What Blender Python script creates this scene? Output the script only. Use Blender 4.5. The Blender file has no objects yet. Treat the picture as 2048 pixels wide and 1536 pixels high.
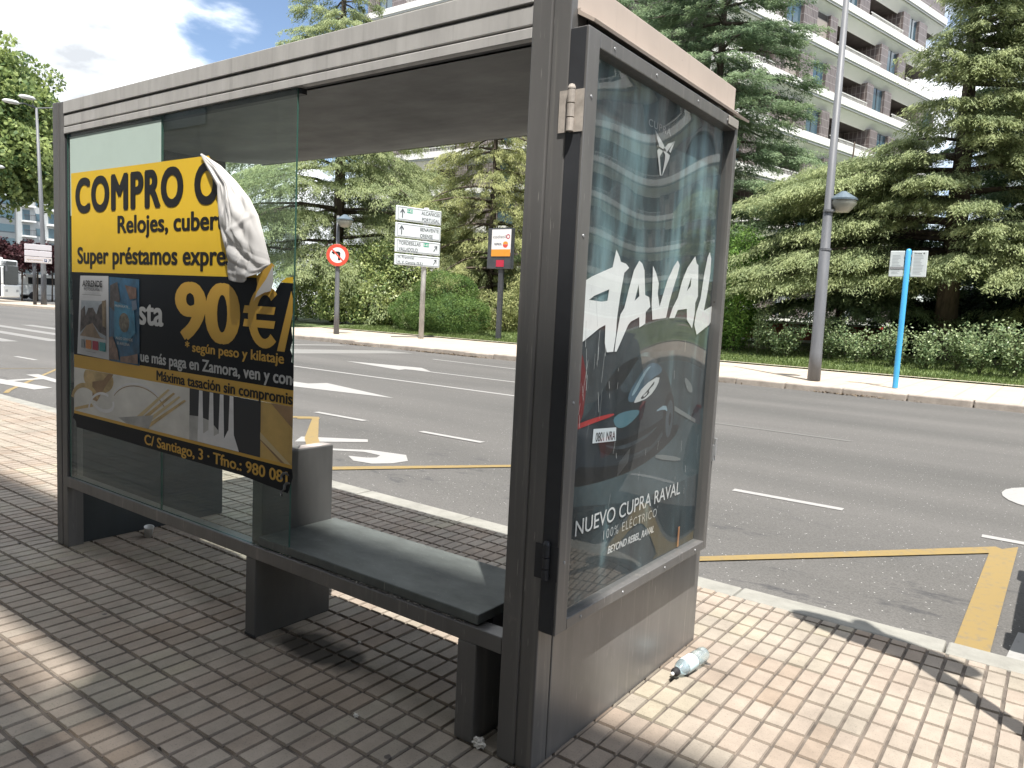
import bpy, bmesh, math, random
import numpy as np
from mathutils import Vector, Matrix

S = bpy.context.scene
COL = S.collection
PI = math.pi

# ------------------------------------------------------------------ camera
cam_d = bpy.data.cameras.new('camera')
cam_d.sensor_width = 36.0
cam_d.lens = 26.633
cam_d.clip_start = 0.05
cam_d.clip_end = 3000
cam = bpy.data.objects.new('camera', cam_d)
COL.objects.link(cam)
R_ = ((0.80500834, 0.59123261, 0.04904667), (-0.09970093, 0.05332576, 0.99358748), (-0.58482587, 0.80473621, -0.10187412))
cam.matrix_world = Matrix(((R_[0][0], R_[1][0], -R_[2][0], 1.24771),
                           (R_[0][1], R_[1][1], -R_[2][1], -1.91807),
                           (R_[0][2], R_[1][2], -R_[2][2], 1.48161),
                           (0, 0, 0, 1)))
S.camera = cam
S.render.resolution_x, S.render.resolution_y = 1024, 768

# ------------------------------------------------------------------ sun and sky
ELEV = math.radians(68)
SUN_DIR = Vector((0.725 * math.cos(ELEV), -0.689 * math.cos(ELEV), math.sin(ELEV)))
sd = bpy.data.lights.new('sun', 'SUN')
sd.energy = 2.8
sd.angle = math.radians(0.53)
sd.color = (1.0, 0.955, 0.89)
sun = bpy.data.objects.new('sun', sd)
COL.objects.link(sun)
sun.location = (10, -10, 40)
sun.rotation_euler = SUN_DIR.to_track_quat('Z', 'Y').to_euler()

world = bpy.data.worlds.new('World')
S.world = world
world.use_nodes = True
wt = world.node_tree
wt.nodes.clear()
def N(t, typ, **kw):
    n = t.nodes.new(typ)
    for k, v in kw.items():
        setattr(n, k, v)
    return n
wo = N(wt, 'ShaderNodeOutputWorld')
bg = N(wt, 'ShaderNodeBackground')
bg.inputs['Strength'].default_value = 0.15
sky = N(wt, 'ShaderNodeTexSky', sky_type='NISHITA', sun_disc=False)
sky.sun_elevation = ELEV
sky.sun_rotation = math.atan2(SUN_DIR.x, SUN_DIR.y)
sky.altitude = 650
sky.air_density = 1.0
sky.dust_density = 0.5
sky.ozone_density = 1.6
tc = N(wt, 'ShaderNodeTexCoord')
mp = N(wt, 'ShaderNodeMapping')
mp.inputs['Scale'].default_value = (1, 1, 2.1)
mp.inputs['Location'].default_value = (0.31, 0.62, 0.1)
wt.links.new(tc.outputs['Generated'], mp.inputs['Vector'])
cn = N(wt, 'ShaderNodeTexNoise')
cn.inputs['Scale'].default_value = 2.3
cn.inputs['Detail'].default_value = 9
cn.inputs['Roughness'].default_value = 0.55
cn.inputs['Distortion'].default_value = 0.25
wt.links.new(mp.outputs['Vector'], cn.inputs['Vector'])
# a big bank of cloud stands over the western end of the street
dot = N(wt, 'ShaderNodeVectorMath', operation='DOT_PRODUCT')
dot.inputs[1].default_value = Vector((-0.884, 0.395, 0.25)).normalized()
wt.links.new(tc.outputs['Generated'], dot.inputs[0])
bank = N(wt, 'ShaderNodeMapRange', interpolation_type='SMOOTHSTEP')
bank.inputs['From Min'].default_value = 0.958
bank.inputs['From Max'].default_value = 0.988
bank.inputs['To Min'].default_value = 0.0
bank.inputs['To Max'].default_value = 0.30
wt.links.new(dot.outputs['Value'], bank.inputs['Value'])
addn = N(wt, 'ShaderNodeMath', operation='ADD')
wt.links.new(cn.outputs['Fac'], addn.inputs[0])
wt.links.new(bank.outputs['Result'], addn.inputs[1])
clear = N(wt, 'ShaderNodeVectorMath', operation='DOT_PRODUCT')      # a blue gap beside the bank
clear.inputs[1].default_value = Vector((-0.755, 0.567, 0.325)).normalized()
wt.links.new(tc.outputs['Generated'], clear.inputs[0])
gap = N(wt, 'ShaderNodeMapRange', interpolation_type='SMOOTHSTEP')
gap.inputs['From Min'].default_value = 0.985
gap.inputs['From Max'].default_value = 0.995
gap.inputs['To Min'].default_value = 0.0
gap.inputs['To Max'].default_value = -0.32
wt.links.new(clear.outputs['Value'], gap.inputs['Value'])
addg = N(wt, 'ShaderNodeMath', operation='ADD')
wt.links.new(addn.outputs['Value'], addg.inputs[0])
wt.links.new(gap.outputs['Result'], addg.inputs[1])
cm = N(wt, 'ShaderNodeMapRange', interpolation_type='SMOOTHSTEP')
cm.inputs['From Min'].default_value = 0.43
cm.inputs['From Max'].default_value = 0.55
wt.links.new(addg.outputs['Value'], cm.inputs['Value'])
cn2 = N(wt, 'ShaderNodeTexNoise')
cn2.inputs['Scale'].default_value = 5.5
cn2.inputs['Detail'].default_value = 6
wt.links.new(mp.outputs['Vector'], cn2.inputs['Vector'])
cr = N(wt, 'ShaderNodeValToRGB')
cr.color_ramp.elements[0].position = 0.36
cr.color_ramp.elements[0].color = (1.6, 1.68, 1.78, 1)
cr.color_ramp.elements[1].position = 0.60
cr.color_ramp.elements[1].color = (5.3, 5.4, 5.5, 1)
wt.links.new(cn2.outputs['Fac'], cr.inputs['Fac'])
cmix = N(wt, 'ShaderNodeMix', data_type='RGBA')
wt.links.new(cm.outputs['Result'], cmix.inputs['Factor'])
hs = N(wt, 'ShaderNodeHueSaturation')
hs.inputs['Saturation'].default_value = 0.95
hs.inputs['Value'].default_value = 0.37
wt.links.new(sky.outputs['Color'], hs.inputs['Color'])
wt.links.new(hs.outputs['Color'], cmix.inputs['A'])
wt.links.new(cr.outputs['Color'], cmix.inputs['B'])
wt.links.new(cmix.outputs['Result'], bg.inputs['Color'])
wt.links.new(bg.outputs['Background'], wo.inputs['Surface'])

S.view_settings.view_transform = 'Standard'
S.view_settings.look = 'None'
S.view_settings.gamma = 1
S.view_settings.exposure = 1.78
S.render.engine = 'CYCLES'
S.cycles.max_bounces = 10
S.cycles.transparent_max_bounces = 24
S.cycles.caustics_reflective = False
S.cycles.caustics_refractive = False
S.cycles.use_denoising = True

# ------------------------------------------------------------------ helpers: materials
def lin(c):
    return tuple(((v / 12.92) if v <= 0.04045 else ((v + 0.055) / 1.055) ** 2.4) for v in c)
def rgb(r, g, b):
    return lin((r / 255, g / 255, b / 255))
_mats = {}
def pm(name, col, rough=0.6, metal=0.0, var=0.0, vscale=(4, 4, 4), bump=0.0, bscale=60, spec=0.5, col2=None, detail=4, trans=0.0):
    """principled material whose colour wanders between two values on object-space noise"""
    if name in _mats:
        return _mats[name]
    m = bpy.data.materials.new(name)
    m.use_nodes = True
    t = m.node_tree
    b = t.nodes['Principled BSDF']
    b.inputs['Roughness'].default_value = rough
    b.inputs['Metallic'].default_value = metal
    b.inputs['Specular IOR Level'].default_value = spec
    c = col
    b.inputs['Base Color'].default_value = (*c, 1)
    if var > 0 or col2:
        c2 = col2 or tuple(max(0, v * (1 - var)) for v in c)
        c1 = c if col2 else tuple(min(1, v * (1 + var)) for v in c)
        co = N(t, 'ShaderNodeTexCoord')
        mpn = N(t, 'ShaderNodeMapping')
        mpn.inputs['Scale'].default_value = vscale
        no = N(t, 'ShaderNodeTexNoise')
        no.inputs['Scale'].default_value = 1.0
        no.inputs['Detail'].default_value = detail
        no.inputs['Roughness'].default_value = 0.65
        rp = N(t, 'ShaderNodeValToRGB')
        rp.color_ramp.elements[0].position = 0.32
        rp.color_ramp.elements[1].position = 0.68
        rp.color_ramp.elements[0].color = (*c2, 1)
        rp.color_ramp.elements[1].color = (*c1, 1)
        t.links.new(co.outputs['Object'], mpn.inputs['Vector'])
        t.links.new(mpn.outputs['Vector'], no.inputs['Vector'])
        t.links.new(no.outputs['Fac'], rp.inputs['Fac'])
        t.links.new(rp.outputs['Color'], b.inputs['Base Color'])
        rr = N(t, 'ShaderNodeMapRange')
        rr.inputs['To Min'].default_value = min(1, rough * 1.2)
        rr.inputs['To Max'].default_value = rough * 0.85
        t.links.new(no.outputs['Fac'], rr.inputs['Value'])
        t.links.new(rr.outputs['Result'], b.inputs['Roughness'])
    if bump > 0:
        co2 = N(t, 'ShaderNodeTexCoord')
        nb = N(t, 'ShaderNodeTexNoise')
        nb.inputs['Scale'].default_value = bscale
        nb.inputs['Detail'].default_value = 5
        bm_ = N(t, 'ShaderNodeBump')
        bm_.inputs['Strength'].default_value = bump
        bm_.inputs['Distance'].default_value = 0.01
        t.links.new(co2.outputs['Object'], nb.inputs['Vector'])
        t.links.new(nb.outputs['Fac'], bm_.inputs['Height'])
        t.links.new(bm_.outputs['Normal'], b.inputs['Normal'])
    _mats[name] = m
    return m

def glass_mat(name, tint, f0=0.045, gloss=1.0, rough=0.0, haze=0.0, haze_col=(0.5, 0.55, 0.53), streak=False):
    """clear sheet: transparent body, Schlick reflection, a little dusty haze"""
    m = bpy.data.materials.new(name)
    m.use_nodes = True
    t = m.node_tree
    t.nodes.clear()
    o = N(t, 'ShaderNodeOutputMaterial')
    tr = N(t, 'ShaderNodeBsdfTransparent')
    tr.inputs['Color'].default_value = (*tint, 1)
    gl = N(t, 'ShaderNodeBsdfGlossy')
    gl.inputs['Roughness'].default_value = rough
    gl.inputs['Color'].default_value = (1, 1, 1, 1)
    lw = N(t, 'ShaderNodeLayerWeight')
    lw.inputs['Blend'].default_value = 0.5
    pw = N(t, 'ShaderNodeMath', operation='POWER')
    pw.inputs[1].default_value = 5.0
    t.links.new(lw.outputs['Facing'], pw.inputs[0])
    ma = N(t, 'ShaderNodeMath', operation='MULTIPLY_ADD', use_clamp=True)
    ma.inputs[1].default_value = (1 - f0) * gloss
    ma.inputs[2].default_value = f0 * gloss
    t.links.new(pw.outputs[0], ma.inputs[0])
    base = tr.outputs[0]
    if haze > 0:
        df = N(t, 'ShaderNodeBsdfDiffuse')
        df.inputs['Color'].default_value = (*haze_col, 1)
        hm = N(t, 'ShaderNodeMixShader')
        co = N(t, 'ShaderNodeTexCoord')
        mpn = N(t, 'ShaderNodeMapping')
        mpn.inputs['Scale'].default_value = (22, 22, 1.6) if streak else (3, 3, 3)
        no = N(t, 'ShaderNodeTexNoise')
        no.inputs['Scale'].default_value = 1.0
        no.inputs['Detail'].default_value = 6
        no.inputs['Roughness'].default_value = 0.7
        mr = N(t, 'ShaderNodeMapRange')
        mr.inputs['From Min'].default_value = 0.35
        mr.inputs['From Max'].default_value = 0.8
        mr.inputs['To Min'].default_value = haze * 0.3
        mr.inputs['To Max'].default_value = haze * 2.2
        t.links.new(co.outputs['Object'], mpn.inputs['Vector'])
        t.links.new(mpn.outputs['Vector'], no.inputs['Vector'])
        t.links.new(no.outputs['Fac'], mr.inputs['Value'])
        t.links.new(mr.outputs['Result'], hm.inputs['Fac'])
        t.links.new(tr.outputs[0], hm.inputs[1])
        t.links.new(df.outputs[0], hm.inputs[2])
        base = hm.outputs[0]
    mx = N(t, 'ShaderNodeMixShader')
    t.links.new(ma.outputs[0], mx.inputs['Fac'])
    t.links.new(base, mx.inputs[1])
    t.links.new(gl.outputs[0], mx.inputs[2])
    t.links.new(mx.outputs[0], o.inputs['Surface'])
    _mats[name] = m
    return m

def leaf_mat(name, c1, c2, transl=0.35, scale=1.2, rough=0.55, spec=0.25):
    m = bpy.data.materials.new(name)
    m.use_nodes = True
    t = m.node_tree
    b = t.nodes['Principled BSDF']
    out = [n for n in t.nodes if n.type == 'OUTPUT_MATERIAL'][0]
    at = N(t, 'ShaderNodeAttribute', attribute_name='tint')
    rp = N(t, 'ShaderNodeValToRGB')
    rp.color_ramp.elements[0].color = (*c1, 1)
    rp.color_ramp.elements[1].color = (*c2, 1)
    t.links.new(at.outputs['Fac'], rp.inputs['Fac'])
    t.links.new(rp.outputs['Color'], b.inputs['Base Color'])
    b.inputs['Roughness'].default_value = rough
    b.inputs['Specular IOR Level'].default_value = spec
    tl = N(t, 'ShaderNodeBsdfTranslucent')
    t.links.new(rp.outputs['Color'], tl.inputs['Color'])
    mx = N(t, 'ShaderNodeMixShader')
    mx.inputs['Fac'].default_value = transl
    t.links.new(b.outputs[0], mx.inputs[1])
    t.links.new(tl.outputs[0], mx.inputs[2])
    t.links.new(mx.outputs[0], out.inputs['Surface'])
    _mats[name] = m
    return m

# ------------------------------------------------------------------ helpers: objects
def tag(o, label=None, cat=None, group=None, kind=None):
    if label: o['label'] = label
    if cat: o['category'] = cat
    if group: o['group'] = group
    if kind: o['kind'] = kind
    return o
def empty(name, loc=(0, 0, 0), rz=0.0, label=None, cat=None, group=None):
    o = bpy.data.objects.new(name, None)
    o.empty_display_size = 0.2
    o.location = loc
    o.rotation_euler = (0, 0, rz)
    COL.objects.link(o)
    return tag(o, label, cat, group)
def copy_tree(o, parent=None):
    c = o.copy()
    COL.objects.link(c)
    c.parent = parent
    if parent is not None:
        c.matrix_parent_inverse = o.matrix_parent_inverse.copy()
    for ch in list(o.children):
        copy_tree(ch, c)
    return c

class MB:
    """collects faces; build() links them as one mesh object"""
    def __init__(s):
        s.v, s.f, s.m = [], [], []
    def face(s, pts, mi=0):
        n = len(s.v)
        s.v += [tuple(p) for p in pts]
        s.f.append(tuple(range(n, n + len(pts))))
        s.m.append(mi)
        return s
    def box(s, x0, x1, y0, y1, z0, z1, mi=0):
        n = len(s.v)
        s.v += [(x0, y0, z0), (x1, y0, z0), (x1, y1, z0), (x0, y1, z0), (x0, y0, z1), (x1, y0, z1), (x1, y1, z1), (x0, y1, z1)]
        for q in ((0, 3, 2, 1), (4, 5, 6, 7), (0, 1, 5, 4), (1, 2, 6, 5), (2, 3, 7, 6), (3, 0, 4, 7)):
            s.f.append(tuple(n + i for i in q)); s.m.append(mi)
        return s
    def prism(s, poly, fn, d0, d1, mi=0, caps=True):
        """poly: 2-D outline, fn(u, v, d) -> 3-D point"""
        n, k = len(s.v), len(poly)
        s.v += [tuple(fn(u, v, d0)) for u, v in poly] + [tuple(fn(u, v, d1)) for u, v in poly]
        for i in range(k):
            j = (i + 1) % k
            s.f.append((n + i, n + j, n + k + j, n + k + i)); s.m.append(mi)
        if caps:
            s.f.append(tuple(n + i for i in reversed(range(k)))); s.m.append(mi)
            s.f.append(tuple(n + k + i for i in range(k))); s.m.append(mi)
        return s
    def tube(s, path, rad, seg=10, mi=0, caps=True):
        path = [Vector(p) for p in path]
        if not isinstance(rad, (list, tuple)):
            rad = [rad] * len(path)
        n0 = len(s.v)
        up = Vector((0, 0, 1))
        for i, p in enumerate(path):
            d = (path[min(i + 1, len(path) - 1)] - path[max(i - 1, 0)]).normalized()
            a = up.cross(d)
            if a.length < 1e-4:
                a = Vector((1, 0, 0)).cross(d)
            a.normalize()
            b = d.cross(a)
            for k in range(seg):
                t = 2 * PI * k / seg
                s.v.append(tuple(p + (a * math.cos(t) + b * math.sin(t)) * rad[i]))
        for i in range(len(path) - 1):
            for k in range(seg):
                k2 = (k + 1) % seg
                s.f.append((n0 + i * seg + k, n0 + i * seg + k2, n0 + (i + 1) * seg + k2, n0 + (i + 1) * seg + k)); s.m.append(mi)
        if caps:
            s.f.append(tuple(n0 + k for k in reversed(range(seg)))); s.m.append(mi)
            e = n0 + (len(path) - 1) * seg
            s.f.append(tuple(e + k for k in range(seg))); s.m.append(mi)
        return s
    def lathe(s, prof, org, axis=(0, 0, 1), seg=20, mi=0):
        org = Vector(org); ax = Vector(axis).normalized()
        a = ax.orthogonal().normalized(); b = ax.cross(a)
        n0 = len(s.v)
        for r, h in prof:
            for k in range(seg):
                t = 2 * PI * k / seg
                s.v.append(tuple(org + ax * h + (a * math.cos(t) + b * math.sin(t)) * r))
        for i in range(len(prof) - 1):
            for k in range(seg):
                k2 = (k + 1) % seg
                s.f.append((n0 + i * seg + k, n0 + i * seg + k2, n0 + (i + 1) * seg + k2, n0 + (i + 1) * seg + k)); s.m.append(mi)
        return s
    def grid(s, fn, nu, nv, mi=0):
        n0 = len(s.v)
        for i in range(nu + 1):
            for j in range(nv + 1):
                s.v.append(tuple(fn(i / nu, j / nv)))
        for i in range(nu):
            for j in range(nv):
                a = n0 + i * (nv + 1) + j
                s.f.append((a, a + nv + 1, a + nv + 2, a + 1)); s.m.append(mi)
        return s
    def build(s, name, mat, parent=None, smooth=False, bevel=0.0, fixn=False):
        me = bpy.data.meshes.new(name)
        me.from_pydata(s.v, [], s.f)
        for mt in (mat if isinstance(mat, (list, tuple)) else [mat]):
            me.materials.append(mt)
        if any(s.m):
            me.polygons.foreach_set('material_index', s.m)
        if fixn:
            bm = bmesh.new(); bm.from_mesh(me)
            bmesh.ops.recalc_face_normals(bm, faces=bm.faces)
            bm.to_mesh(me); bm.free()
        if smooth:
            me.polygons.foreach_set('use_smooth', [True] * len(me.polygons))
        me.update()
        o = bpy.data.objects.new(name, me)
        COL.objects.link(o)
        o.parent = parent
        if bevel > 0:
            md = o.modifiers.new('bevel', 'BEVEL')
            md.width = bevel; md.segments = 2; md.limit_method = 'ANGLE'; md.angle_limit = 0.7
        return o

def rel(parent):
    return parent.location if parent else Vector((0, 0, 0))

# text as flat mesh -------------------------------------------------
def text_raw(body, bold=0.0, extra_space=1.0):
    c = bpy.data.curves.new('lettering', 'FONT')
    c.body = body
    c.offset = bold
    c.space_character = extra_space
    c.resolution_u = 5
    o = bpy.data.objects.new('lettering', c)
    COL.objects.link(o)
    bpy.context.view_layer.update()
    me = bpy.data.meshes.new_from_object(o)
    bpy.data.objects.remove(o)
    bpy.data.curves.remove(c)
    return me
_cap = {}
def cap_height(bold):
    if bold not in _cap:
        me = text_raw('H', bold)
        _cap[bold] = max(v.co.y for v in me.vertices)
    return _cap[bold]
def text(body, x0, x1, base, cap, fn, mat, parent, name='lettering', bold=0.0, clip=None, space=1.0, full=None, shear=0.0):
    """lettering spanning x0..x1 with the given cap height; fn(u, v) -> 3-D point. full: string the width refers to"""
    thick = max(0.0, bold)
    bold = min(bold, 0.0)
    me = text_raw(body, bold, space)
    bm = bmesh.new(); bm.from_mesh(me)
    if thick > 0:                       # heavy face: the outline laid down again a little to each side
        offs = ((-1, 0), (1, 0), (-.55, .5), (.55, -.5), (-.55, -.5), (.55, .5))
        m3 = [text_raw(body, bold, space) for _ in offs]
        for qi, ((sh_x, sh_y), mm_) in enumerate(zip(offs, m3)):
            for v in mm_.vertices:
                v.co.x += sh_x * thick
                v.co.y += sh_y * thick
                v.co.z += 0.00006 * (qi + 1)
            bm.from_mesh(mm_); bpy.data.meshes.remove(mm_)
    xs = [v.co.x for v in bm.verts]
    mn, mx = min(xs), max(xs)
    if full:
        m2 = text_raw(full, bold, space)
        mx = max(v.co.x for v in m2.vertices) + thick; mn = min(v.co.x for v in m2.vertices) - thick
        bpy.data.meshes.remove(m2)
    k = cap / cap_height(bold)
    for v in bm.verts:
        v.co = Vector((x0 + (v.co.x - mn) / (mx - mn) * (x1 - x0) + shear * v.co.y * k, base + v.co.y * k, v.co.z))
    if clip is not None:
        bmesh.ops.bisect_plane(bm, geom=bm.verts[:] + bm.edges[:] + bm.faces[:], plane_co=(clip, 0, 0), plane_no=(1, 0, 0), clear_outer=True)
    p0, px, py = Vector(fn(x0, base)), Vector(fn(x0 + .01, base)), Vector(fn(x0, base + .01))
    nrm = (px - p0).cross(py - p0).normalized()
    for v in bm.verts:
        v.co = Vector(fn(v.co.x, v.co.y)) + nrm * v.co.z
    bm.to_mesh(me); bm.free()
    me.materials.clear(); me.materials.append(mat)
    me.name = name
    o = bpy.data.objects.new(name, me)
    COL.objects.link(o); o.parent = parent
    return o

# leaves as many small faces -----------------------------------------
def leaf_mesh(name, C, D, Nn, Lh, Wd, tint, mat, parent=None, quad=True):
    n = len(C)
    D = D / (np.linalg.norm(D, axis=1, keepdims=True) + 1e-9)
    Sd = np.cross(D, Nn)
    Sd /= (np.linalg.norm(Sd, axis=1, keepdims=True) + 1e-9)
    L2 = (Lh * 0.5)[:, None]; W2 = (Wd * 0.5)[:, None]
    V = np.stack([C - D * L2, C + Sd * W2 - D * L2 * 0.1, C + D * L2, C - Sd * W2 - D * L2 * 0.1], axis=1).reshape(-1, 3)
    me = bpy.data.meshes.new(name)
    me.vertices.add(4 * n)
    me.vertices.foreach_set('co', V.astype(np.float32).ravel())
    me.loops.add(4 * n)
    me.loops.foreach_set('vertex_index', np.arange(4 * n, dtype=np.int32))
    me.polygons.add(n)
    me.polygons.foreach_set('loop_start', np.arange(0, 4 * n, 4, dtype=np.int32))
    me.update(calc_edges=True)
    at = me.attributes.new('tint', 'FLOAT', 'FACE')
    at.data.foreach_set('value', tint.astype(np.float32))
    me.materials.append(mat)
    me.validate()
    o = bpy.data.objects.new(name, me)
    COL.objects.link(o); o.parent = parent
    return o

# ------------------------------------------------------------------ materials
METAL = pm('bronze_painted_steel', (0.152, 0.149, 0.146), rough=0.36, metal=0.25, var=0.10, vscale=(9, 9, 1.6), spec=0.6)
METAL_LT = pm('weathered_fascia_steel', (0.53, 0.45, 0.39), rough=0.5, metal=0.1, var=0.08, vscale=(5, 2, 2), spec=0.5)
METAL_FA = pm('grey_fascia_steel', (0.50, 0.49, 0.475), rough=0.5, metal=0.15, var=0.10, vscale=(14, 14, 3), spec=0.5)
METAL_DK = pm('dark_frame_steel', (0.035, 0.037, 0.042), rough=0.5, var=0.2, spec=0.4)
PANEL = pm('grey_panel_steel', (0.19, 0.185, 0.18), rough=0.33, metal=0.35, var=0.10, vscale=(6, 6, 2), spec=0.6)
SEATM = pm('bench_top_steel', (0.10, 0.112, 0.108), rough=0.55, metal=0.2, var=0.25, vscale=(5, 9, 3), spec=0.6)
ROOFU = pm('roof_soffit', (0.255, 0.26, 0.262), rough=0.55, var=0.28, vscale=(1.6, 3, 2), spec=0.3)
def weathered(m, dust=(0.36, 0.34, 0.31), amt=.5, drips=.45, chip=True):
    """dust scuffs, pale scratches and rain streaks over a painted metal"""
    t = m.node_tree; b = t.nodes['Principled BSDF']; L = t.links.new
    src = b.inputs['Base Color'].links[0].from_socket
    co = N(t, 'ShaderNodeTexCoord')
    def layer(scale, lo, hi, detail, rough, col, fac, src):
        mpn = N(t, 'ShaderNodeMapping'); mpn.inputs['Scale'].default_value = scale
        mpn.inputs['Rotation'].default_value = (.1, .05, .2)
        no = N(t, 'ShaderNodeTexNoise'); no.inputs['Scale'].default_value = 1; no.inputs['Detail'].default_value = detail; no.inputs['Roughness'].default_value = rough
        mr = N(t, 'ShaderNodeMapRange'); mr.inputs['From Min'].default_value = lo; mr.inputs['From Max'].default_value = hi; mr.inputs['To Max'].default_value = fac
        mx = N(t, 'ShaderNodeMix', data_type='RGBA'); mx.inputs['B'].default_value = (*col, 1)
        L(co.outputs['Object'], mpn.inputs['Vector']); L(mpn.outputs['Vector'], no.inputs['Vector']); L(no.outputs['Fac'], mr.inputs['Value'])
        L(mr.outputs['Result'], mx.inputs['Factor']); L(src, mx.inputs['A'])
        return mx.outputs['Result']
    src = layer((38, 38, 1.1), .56, .78, 5, .6, dust, drips, src)                    # rain streaks
    src = layer((7, 7, 7), .60, .74, 9, .75, dust, amt * .6, src)                   # dust blooms
    src = layer((150, 150, 9), .70, .74, 2, .5, (.45, .43, .40), amt, src)           # fine scratches
    if chip:
        src = layer((26, 26, 30), .735, .75, 6, .6, (.055, .035, .028), .9, src)     # chips down to the primer
    L(src, b.inputs['Base Color'])
    return m
for m_ in (METAL, PANEL): weathered(m_)
weathered(METAL_FA, (.20, .195, .19), .35, .4); weathered(METAL_LT, (.40, .33, .28), .4, .35)
weathered(SEATM, (.26, .28, .27), .45, 0.0); weathered(ROOFU, (.33, .33, .32), .5, .0, False)
RUBBER = pm('black_rubber', (0.016, 0.016, 0.018), rough=0.7)
WHITE = pm('white_print', (0.72, 0.72, 0.70), rough=0.5)
BLACKP = pm('navy_print', (0.0085, 0.011, 0.015), rough=0.4, spec=0.15)
INK = pm('black_ink', (0.012, 0.012, 0.012), rough=0.4, spec=0.3)
YEL = pm('yellow_print', (0.76, 0.50, 0.030), rough=0.45, var=0.05, vscale=(2, 2, 2))
YEL_SHADE = pm('shaded_yellow_print', (0.60, 0.36, 0.055), rough=0.45, var=0.04, vscale=(2, 2, 2))  # same yellow as the head, with the shade put into its colour
GREYT = pm('pale_grey_print', (0.50, 0.51, 0.51), rough=0.5)
STEEL = pm('galvanised_steel', (0.36, 0.37, 0.38), rough=0.5, metal=0.5, var=0.15, vscale=(8, 8, 2))
POLE = pm('grey_pole_paint', (0.125, 0.13, 0.14), rough=0.5, var=0.14, vscale=(8, 8, 1.2))
DARKPOLE = pm('dark_pole_paint', (0.045, 0.048, 0.055), rough=0.5, var=0.2)
WHITEP = pm('white_paint', (0.78, 0.78, 0.76), rough=0.6, var=0.06, vscale=(0.7, 0.7, 0.7))
BARK = pm('bark', (0.085, 0.066, 0.052), rough=0.9, var=0.4, vscale=(6, 6, 2), bump=0.6, bscale=9)

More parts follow.
